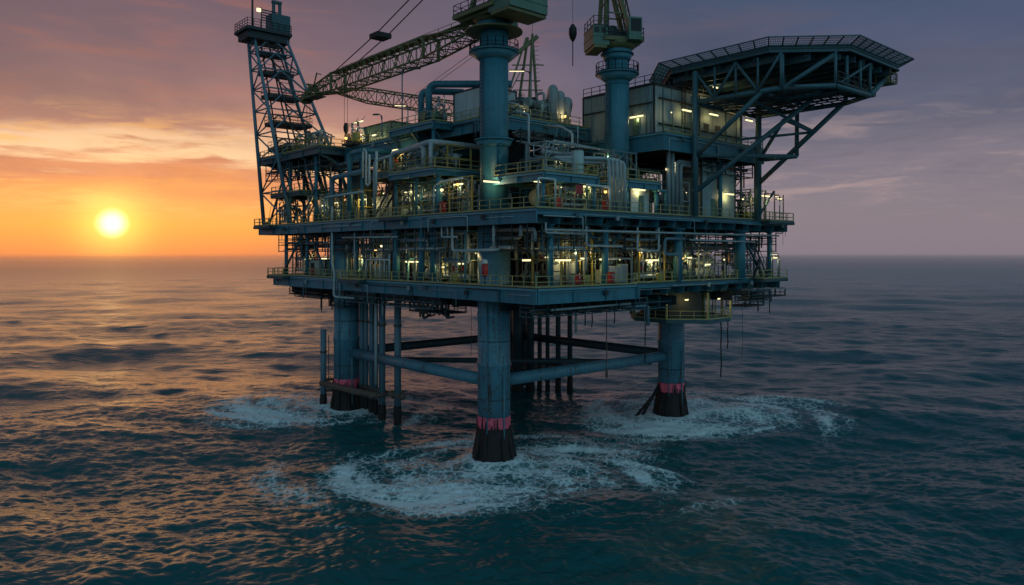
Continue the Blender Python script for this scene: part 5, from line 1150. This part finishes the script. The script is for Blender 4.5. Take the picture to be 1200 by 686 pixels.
prun('tall thin silver pipes framing the pedestal on its right side', [([(-14.0, -19.4, MZB), (-14.0, -19.4, 36.6), (-14.0, -17.6, 37.2), (-13.2, -14.0, 37.2)], 0.13, 'galv'), ([(-12.6, -21.0, MZB), (-12.6, -21.0, 33.6), (-4.5, -21.2, 33.6)], 0.12, 'galv'), ([(-12.0, -21.0, MZB), (-12.0, -21.0, 33.9), (-2, -21.0, 33.6)], 0.1, 'galv')], (-13, -21, MZB))
prun('thin silver pipe dropping from the top deck left of the right pedestal', [([(-6.2, -18.2, MZB), (-6.2, -18.2, 35.6), (-6.2, -16.4, 36.6), (-6.6, -14.0, 36.9)], 0.15, 'galv')], (-6.2, -20.9, MZB))
prun('white pipe hoop framing the lit bay right of the nearest pedestal', [([(-18.2, -25.3, MA), (-18.2, -25.3, 29.2), (-16.0, -25.4, 29.2), (-16.0, -25.4, MA)], 0.1, 'white')], (-17, -25.3, MA))
prun('white pipe hoop over the dark doorway on the right main deck', [([(-11.6, -25.5, 28.9), (-8.2, -25.5, 28.9), (-8.2, -25.5, MA)], 0.13, 'white')], (-8.2, -25.5, MA))
prun('blue pipe hoop at the right control cabin', [([(0.2, -25.4, 29.0), (1.5, -25.4, 29.0), (1.5, -25.4, MA)], 0.16, 'blue')], (1.5, -25.4, MA))
prun('curved pale pipe with a hook end left of the red cabinet', [([(-18.8, -9.0, MA), (-18.8, -9.0, 29.4), (-18.8, -10.2, 29.9), (-18.8, -14.2, 30.0)], 0.11, 'white')], (-18.8, -9, MA))
prun('long grey pipes hung under the right edge of the main deck', [([(-17.5, -25.6, B1 - 0.6), (26, -25.6, B1 - 0.5)], 0.11, 'galv'), ([(-17.5, -25.6, B1 + 0.1), (-17.5, -25.6, B1 - 0.9), (-12, -25.5, B1 - 0.9)], 0.1, 'galv'), ([(-11.6, -25.4, B1 - 0.1), (-11.6, -25.4, B1 - 2.1), (-6, -25.4, B1 - 2.1)], 0.12, 'galv'), ([(-3.5, -25.4, B1), (-3.5, -25.4, B1 - 2.6), (0.2, -25.4, B1 - 2.6), (0.2, -25.4, B1)], 0.12, 'galv'), ([(5, -25.3, B1 - 1.2), (1.4, -25.3, B1 - 1.2), (1.4, -25.3, B1 - 3.0), (4, -25.3, B1 - 3.0), (4, -25.3, LO)], 0.18, 'blue_grey'), ([(6, -25.5, B1 - 1.3), (20, -25.5, B1 - 1.4)], 0.1, 'galv')], (4, -25.5, B1 - 3))
prun('long grey pipes hung under the left edge of the main deck', [([(-18.8, 12, B1 - 0.8), (-18.8, -1.5, B1 - 0.9)], 0.12, 'galv'), ([(-18.8, -12.4, B1 + 0.4), (-18.8, -12.4, B1 - 2.6), (-18.8, -20.2, B1 - 2.5)], 0.15, 'galv'), ([(-18.9, -10.6, B1 + 0.4), (-18.9, -10.6, B1 - 1.1), (-18.9, -13.4, B1 - 1.1)], 0.1, 'galv'), ([(-18.7, -11.4, B1 + 0.4), (-18.7, -11.4, B1 - 1.0)], 0.1, 'galv'), ([(-18.6, 9, LO), (-18.6, 9, B1 - 0.2)], 0.14, 'galv'), ([(-18.8, -19.4, B1), (-18.8, -19.4, B1 - 2.4)], 0.16, 'galv')], (-18.8, 0, B1 - 3))
prun('white pipe fence frame standing on the lower deck left of the blue columns', [([(-18.7, 6.0, 21.2), (-18.7, 0.4, 21.2)], 0.09, 'white')] + [([(-18.7, 6.0 - k * 1.1, LO), (-18.7, 6.0 - k * 1.1, 21.9 if k % 2 else 21.2)], 0.07, 'white') for k in range(6)], (-18.7, 3, LO))
prun('long ringed pipes hung beneath the lower deck right side', [([(-16, -24.8, BL - 0.7), (-4, -24.8, BL - 0.6)], 0.12, 'galv'), ([(-15, -24.2, BL - 1.1), (-7, -24.2, BL - 1.1)], 0.1, 'dark')] + [([(-15 + k * 2.0, -24.5, BL), (-15 + k * 2.0, -24.5, BL - 1.3)], 0.06, 'dark') for k in range(6)], (-10, -24.5, BL - 1.3))
prun('dark drain pipes hung below the lower deck left of the front leg', [([(-17.8, -3.6 - 0.9 * k, BL), (-17.8, -3.6 - 0.9 * k, BL - rnd.uniform(1.2, 3.0)), (-17.2, -4.3 - 0.9 * k, BL - 2.2)], rnd.uniform(0.06, 0.16), 'dark') for k in range(8)], (-17.8, -6, BL - 3))

# pipe racks hung under the decks
racks = []
def rack(face, a0, a1, z1, where, edge, n=11, depth=2.6, h=2.6):
    g = ((edge, a1, z1), 'L') if face == 'L' else ((a0, edge, z1), 'R'); w = a1 - a0; loc = Vector(g[0])
    t = thing('pipe_rack', 'x', 'pipe rack', loc, 'pipe racks hung below the decks'); m = MB(*g)
    k = max(2, round(w / 2.2))
    for i in range(k + 1):
        a = 0.1 + (w - 0.2) * i / k
        for b in (0.1, depth): m.beam((a, b, -h), (a, b, 0), 0.11)
        for z in (-h + 0.05, -h * 0.62, -h * 0.3): m.beam((a, 0, z), (a, depth + 0.1, z), 0.11)
    for b in (0.1, depth): m.beam((0, b, -h + 0.05), (w, b, -h + 0.05), 0.12); m.beam((0, b, -h * 0.45), (w, b, -h * 0.45), 0.1)
    m.build('hanger', rnd.choice(['dark', 'blue_dark']), t)
    for i in range(n):
        z = rnd.choice([-h + 0.2, -h * 0.62 + 0.14, -h * 0.3 + 0.14]); b = rnd.uniform(0.2, depth); r = rnd.choice([0.05, 0.07, 0.1, 0.14, 0.19])
        pts = [(rnd.uniform(-0.3, w * 0.25), b, z + r)]; e = rnd.uniform(w * 0.55, w + 0.3); pts.append((e, b, z + r))
        if rnd.random() < 0.55: pts.append((e, b, z + r - rnd.uniform(1.0, 2.8)))
        elif rnd.random() < 0.5: pts.append((e, b, -0.05))
        MB(*g).pipe(pts, r, 7).build('pipe', rnd.choice(['dark', 'dark', 'grey', 'blue_grey', 'galv', 'rust']), t)
    racks.append((t, where))
for a0, a1 in ((-24.5, -17.6), (-11.2, -1.2), (-0.6, 8.6), (10, 16), (17.5, 24), (24.6, 32)): rack('L', a0, a1, B1 - 0.05, 'above the lower deck left side', -18.9)
for a0, a1 in ((-17.4, -8.4), (-7.2, 3.6), (5.6, 16.6), (18, 26.6)): rack('R', a0, a1, B1 - 0.05, 'above the lower deck right side', -25.0)
for a0, a1 in ((5.0, 16.6),): rack('L', a0, a1, DR - 2.5, 'under the blue upper wall', -17.6, 9, 2.4, 1.9)
for a0, a1 in ((19, 28), (28.5, 37.5)): rack('L', a0, a1, DR - 1.2, 'under the lattice tower deck', -18.6, 10, 3, 2.4)
for a0, a1 in ((-12.6, -6.6), (-6.0, 0)): rack('R', a0, a1, 35.8, 'under the blue top deck band', -16.6, 9, 2.4, 1.8)
for a0, a1 in ((6.4, 13), (13.6, 20)): rack('R', a0, a1, UR - 2.1, 'under the accommodation block', -25.4, 8, 2.6, 1.8)
for a0, a1 in ((-8.5, 1.5), (2.4, 11.5), (18, 27)): rack('L', a0, a1, BL - 0.02, 'below the lower deck left side', -18.6, 8, 2.2, 1.5)
for a0, a1 in ((-18, -8), (-7, 4), (20.4, 26.4)): rack('R', a0, a1, BL - 0.02, 'below the lower deck right side', -24.4, 8, 2.0, 1.4)
for wh in dict.fromkeys(w for _, w in racks):
    ts = [t for t, w in racks if w == wh]
    for i, o in enumerate(sorted(ts, key=lambda o: across(o.location))): o['label'] = f'dark pipe rack {wh}' if len(ts) == 1 else f'pipe rack {wh}, {ORD[i]} of {["", "", "two", "three", "four", "five", "six"][len(ts)]} from the left'
# fittings on the face of the accommodation block
t = thing('cable_ladder', 'vertical cable ladders and conduits on the dark face under the helideck', 'cable ladder', (5, -23.8, UR))
for x in (3.2, 5.0, 9.6, 10.4, 16.2, 18.6): MB().tube((x, -23.75, UR), (x, -23.75, 41.3), rnd.choice([0.06, 0.1, 0.14]), 7).build('conduit', rnd.choice(['grey', 'dark', 'truss']), t)
m = MB()
for x in (6.9, 7.5): m.beam((x, -23.72, UR), (x, -23.72, 42.3), 0.07)
for k in range(17): m.beam((6.9, -23.72, UR + 0.3 + k * 0.36), (7.5, -23.72, UR + 0.3 + k * 0.36), 0.05)
m.build('ladder', 'dark', t); MB().bb(2.4, 19.4, -23.9, -23.64, 39.9, 40.05).build('cable_tray', 'dark', t); MB().bb(2.4, 19.4, -23.9, -23.64, 37.0, 37.1).build('cable_tray', 'dark', t)
t = thing('cable_ladder', 'thin conduits on the pale face beside the right crane pedestal', 'cable ladder', (1.6, -18, UR))
for y in (-23.2, -22.6, -17, -16.2, -14): MB().tube((1.55, y, UR), (1.55, y, 41.2), rnd.choice([0.06, 0.09]), 7).build('conduit', 'grey', t)
MB().bb(1.42, 1.64, -23.4, -12.8, 39.3, 39.45).build('cable_tray', 'dark', t)

# ------------------------------------------------------------------ small things
def cabinet_red(x, y, z, label, s=1.0, name='fire_cabinet'):
    t = thing(name, label, 'fire cabinet', (x, y, z), 'red safety cabinets')
    MB().bb(x - 0.35 * s, x + 0.35 * s, y - 0.35 * s, y + 0.35 * s, z + 0.25, z + 1.7 * s).build('cabinet', 'red', t)
    MB().bb(x - 0.38 * s, x + 0.38 * s, y - 0.38 * s, y + 0.38 * s, z + 1.7 * s, z + 1.78 * s).build('lid', 'red', t)
    m = MB(); m.bb(x - 0.3 * s, x - 0.2 * s, y - 0.3 * s, y + 0.3 * s, z, z + 0.25); m.bb(x + 0.2 * s, x + 0.3 * s, y - 0.3 * s, y + 0.3 * s, z, z + 0.25); m.build('foot', 'dark', t)
    MB().bb(x - 0.06, x + 0.06, y - 0.38 * s, y - 0.355 * s, z + 0.8, z + 1.0).build('handle', 'white', t)
cabinet_red(-18.7, -10.5, MA, 'red cabinet below the round yellow lamp on the main deck', 0.78)
cabinet_red(-15.2, -25.2, MA, 'red cabinet in the lit bay right of the nearest pedestal', 0.7)
cabinet_red(-8.6, -25.3, MA, 'red hose cabinet under the orange beacon beside the pipe bundle', 0.72)
cabinet_red(-18.3, 21.5, LO, 'small red cabinet outside the cream cabin on the lower deck', 0.7)
cabinet_red(-7.6, -25.2, LO, 'tall red cabinet at the blue column on the lower deck right side', 0.75)
cabinet_red(-12.6, -25.2, LO, 'low red cabinet beside yellow gear on the lower deck right side', 0.65)
t = thing('warning_board', 'square red board hung on the rail right of the nearest pedestal', 'sign', (-13.0, -25.75, 27.9)); MB().bb(-13.5, -12.5, -25.8, -25.76, 27.9, 28.8).build('board', 'red', t); MB().bb(-13.05, -12.95, -25.76, -25.7, MA + 0.9, 28.0).build('post', 'dark', t)
lr = thing('lifebuoy_station', 'red covered lifebuoy with a white top against the front leg column', 'lifebuoy', (-18.9, -17.9, LO))
MB().lathe((-18.75, -17.9, LO), [(0.24, 0.9), (0.34, 1.15), (0.34, 1.95), (0.26, 2.2)], 14).build('cover', 'red', lr); MB().lathe((-18.75, -17.9, LO), [(0.28, 2.2), (0.36, 2.32), (0.26, 2.6), (0.1, 2.7)], 14).build('cap', 'white', lr); MB().tube((-18.75, -17.9, LO), (-18.75, -17.9, LO + 1.0), 0.07, 6).build('post', 'dark', lr)
t = thing('storage_tank', 'upright pale tank on the right mezzanine beside the nearest pedestal', 'tank', (-11.6, -24.2, MZB))
MB().lathe((-11.6, -24.2, MZB), [(0.6, 0), (0.62, 0.1), (0.62, 2.4), (0.5, 2.6)], 18).build('shell', 'pale', t); MB().lathe((-11.6, -24.2, MZB), [(0.72, 2.6), (0.72, 2.75)], 18).build('lid', 'dark', t); MB().tube((-11.6, -24.2, MZB + 2.7), (-11.6, -24.2, MZB + 5.0), 0.06, 6).build('vent_pipe', 'galv', t)
t = thing('storage_tank', 'big dark round vessel under the drill deck beside the angular blue pipe', 'tank', (-15.2, 13.0, MA))
MB().lathe((-15.2, 13.0, MA), [(1.6, 0), (1.6, 0.3), (1.7, 0.4), (1.7, 6.6), (1.4, 7.2)], 24).build('shell', 'leg_dark', t)
m = MB()
for z in (1.5, 3.4, 5.3): m.lathe((-15.2, 13.0, MA + z), [(1.76, 0), (1.76, 0.12)], 24)
m.build('hoop', 'dark', t)
t = thing('storage_tank', 'pair-topped yellow drum tank on the upper left deck', 'tank', (-16.6, 12.2, DR)); MB().lathe((-16.6, 12.2, DR), [(0.5, 0), (0.55, 0.1), (0.55, 1.1), (0.3, 1.3)], 14).build('shell', 'yellow', t)
for i, (x, y, z, lab) in enumerate(((-18.5, -12.4, LO, 'yellow barrel on the lower deck just left of the front leg'), (-11.3, -25.2, LO, 'yellow barrel on the lower deck under the long tube lamp'), (0.8, -25.0, LO, 'yellow barrel on the lower deck in the lit bay left of the right blue column'))):
    t = thing('barrel', lab, 'barrel', (x, y, z), 'yellow barrels on the lower deck'); MB().lathe((x, y, z), [(0.36, 0), (0.38, 0.04), (0.38, 1.0), (0.34, 1.05)], 14).build('drum', 'yellow', t); m = MB(); m.lathe((x, y, z), [(0.4, 0.33), (0.4, 0.37)], 14); m.lathe((x, y, z), [(0.4, 0.66), (0.4, 0.7)], 14); m.build('hoop', 'olive', t)
fr = thing('work_frame', 'steel frame with two small lamps at the right corner of the main deck', 'frame', (25, -25.4, MA))
m = MB()
for x in (22.4, 24.9, 27.2): m.beam((x, -25.6, MA), (x, -25.6, MA + 3.6), 0.11)
m.beam((22.4, -25.6, MA + 3.6), (24.9, -25.6, MA + 3.6), 0.11); m.beam((24.9, -25.6, MA + 2.9), (27.2, -25.6, MA + 2.9), 0.09); m.build('frame', 'dark', fr)
fr = thing('work_frame', 'steel frame of thin posts at the right end of the lower deck', 'frame', (23, -25.4, LO))
m = MB()
for x in (19.8, 21.4, 23, 24.6, 26.4): m.beam((x, -25.5, LO), (x, -25.5, LO + 2.8), 0.08)
m.beam((19.8, -25.5, LO + 2.8), (26.4, -25.5, LO + 2.8), 0.08); m.beam((19.8, -25.5, LO), (21.4, -25.5, LO + 2.8), 0.2); m.build('frame', 'dark', fr)
t = thing('davit', 'small dark davit with a dangling line at the right tip of the main deck', 'davit', (27.4, -25.0, MA - 1.6)); MB().pipe([(27.3, -25.4, MA - 0.4), (27.3, -25.4, MA - 1.6), (25.2, -25.6, MA - 1.6)], 0.07, 6).build('arm', 'dark', t); MB().tube((27.3, -25.5, MA - 1.4), (27.3, -25.5, MA - 3.2), 0.025, 4).build('line', 'black', t)
for i, y in enumerate((35.8, 31.4)):
    t = thing('flag_mast', ['thin leaning whip mast at the far left corner of the main deck', 'second thin whip mast near the far left corner of the main deck'][i], 'mast', (-18.9, y, MA)); MB().tube((-18.9, y, MA), (-18.6, y - 1.2, MA + 4.6), 0.05, 5, 0.02).build('mast', 'dark', t); MB().bb(-19.0, -18.8, y - 0.1, y + 0.1, MA, MA + 0.4).build('base', 'dark', t)
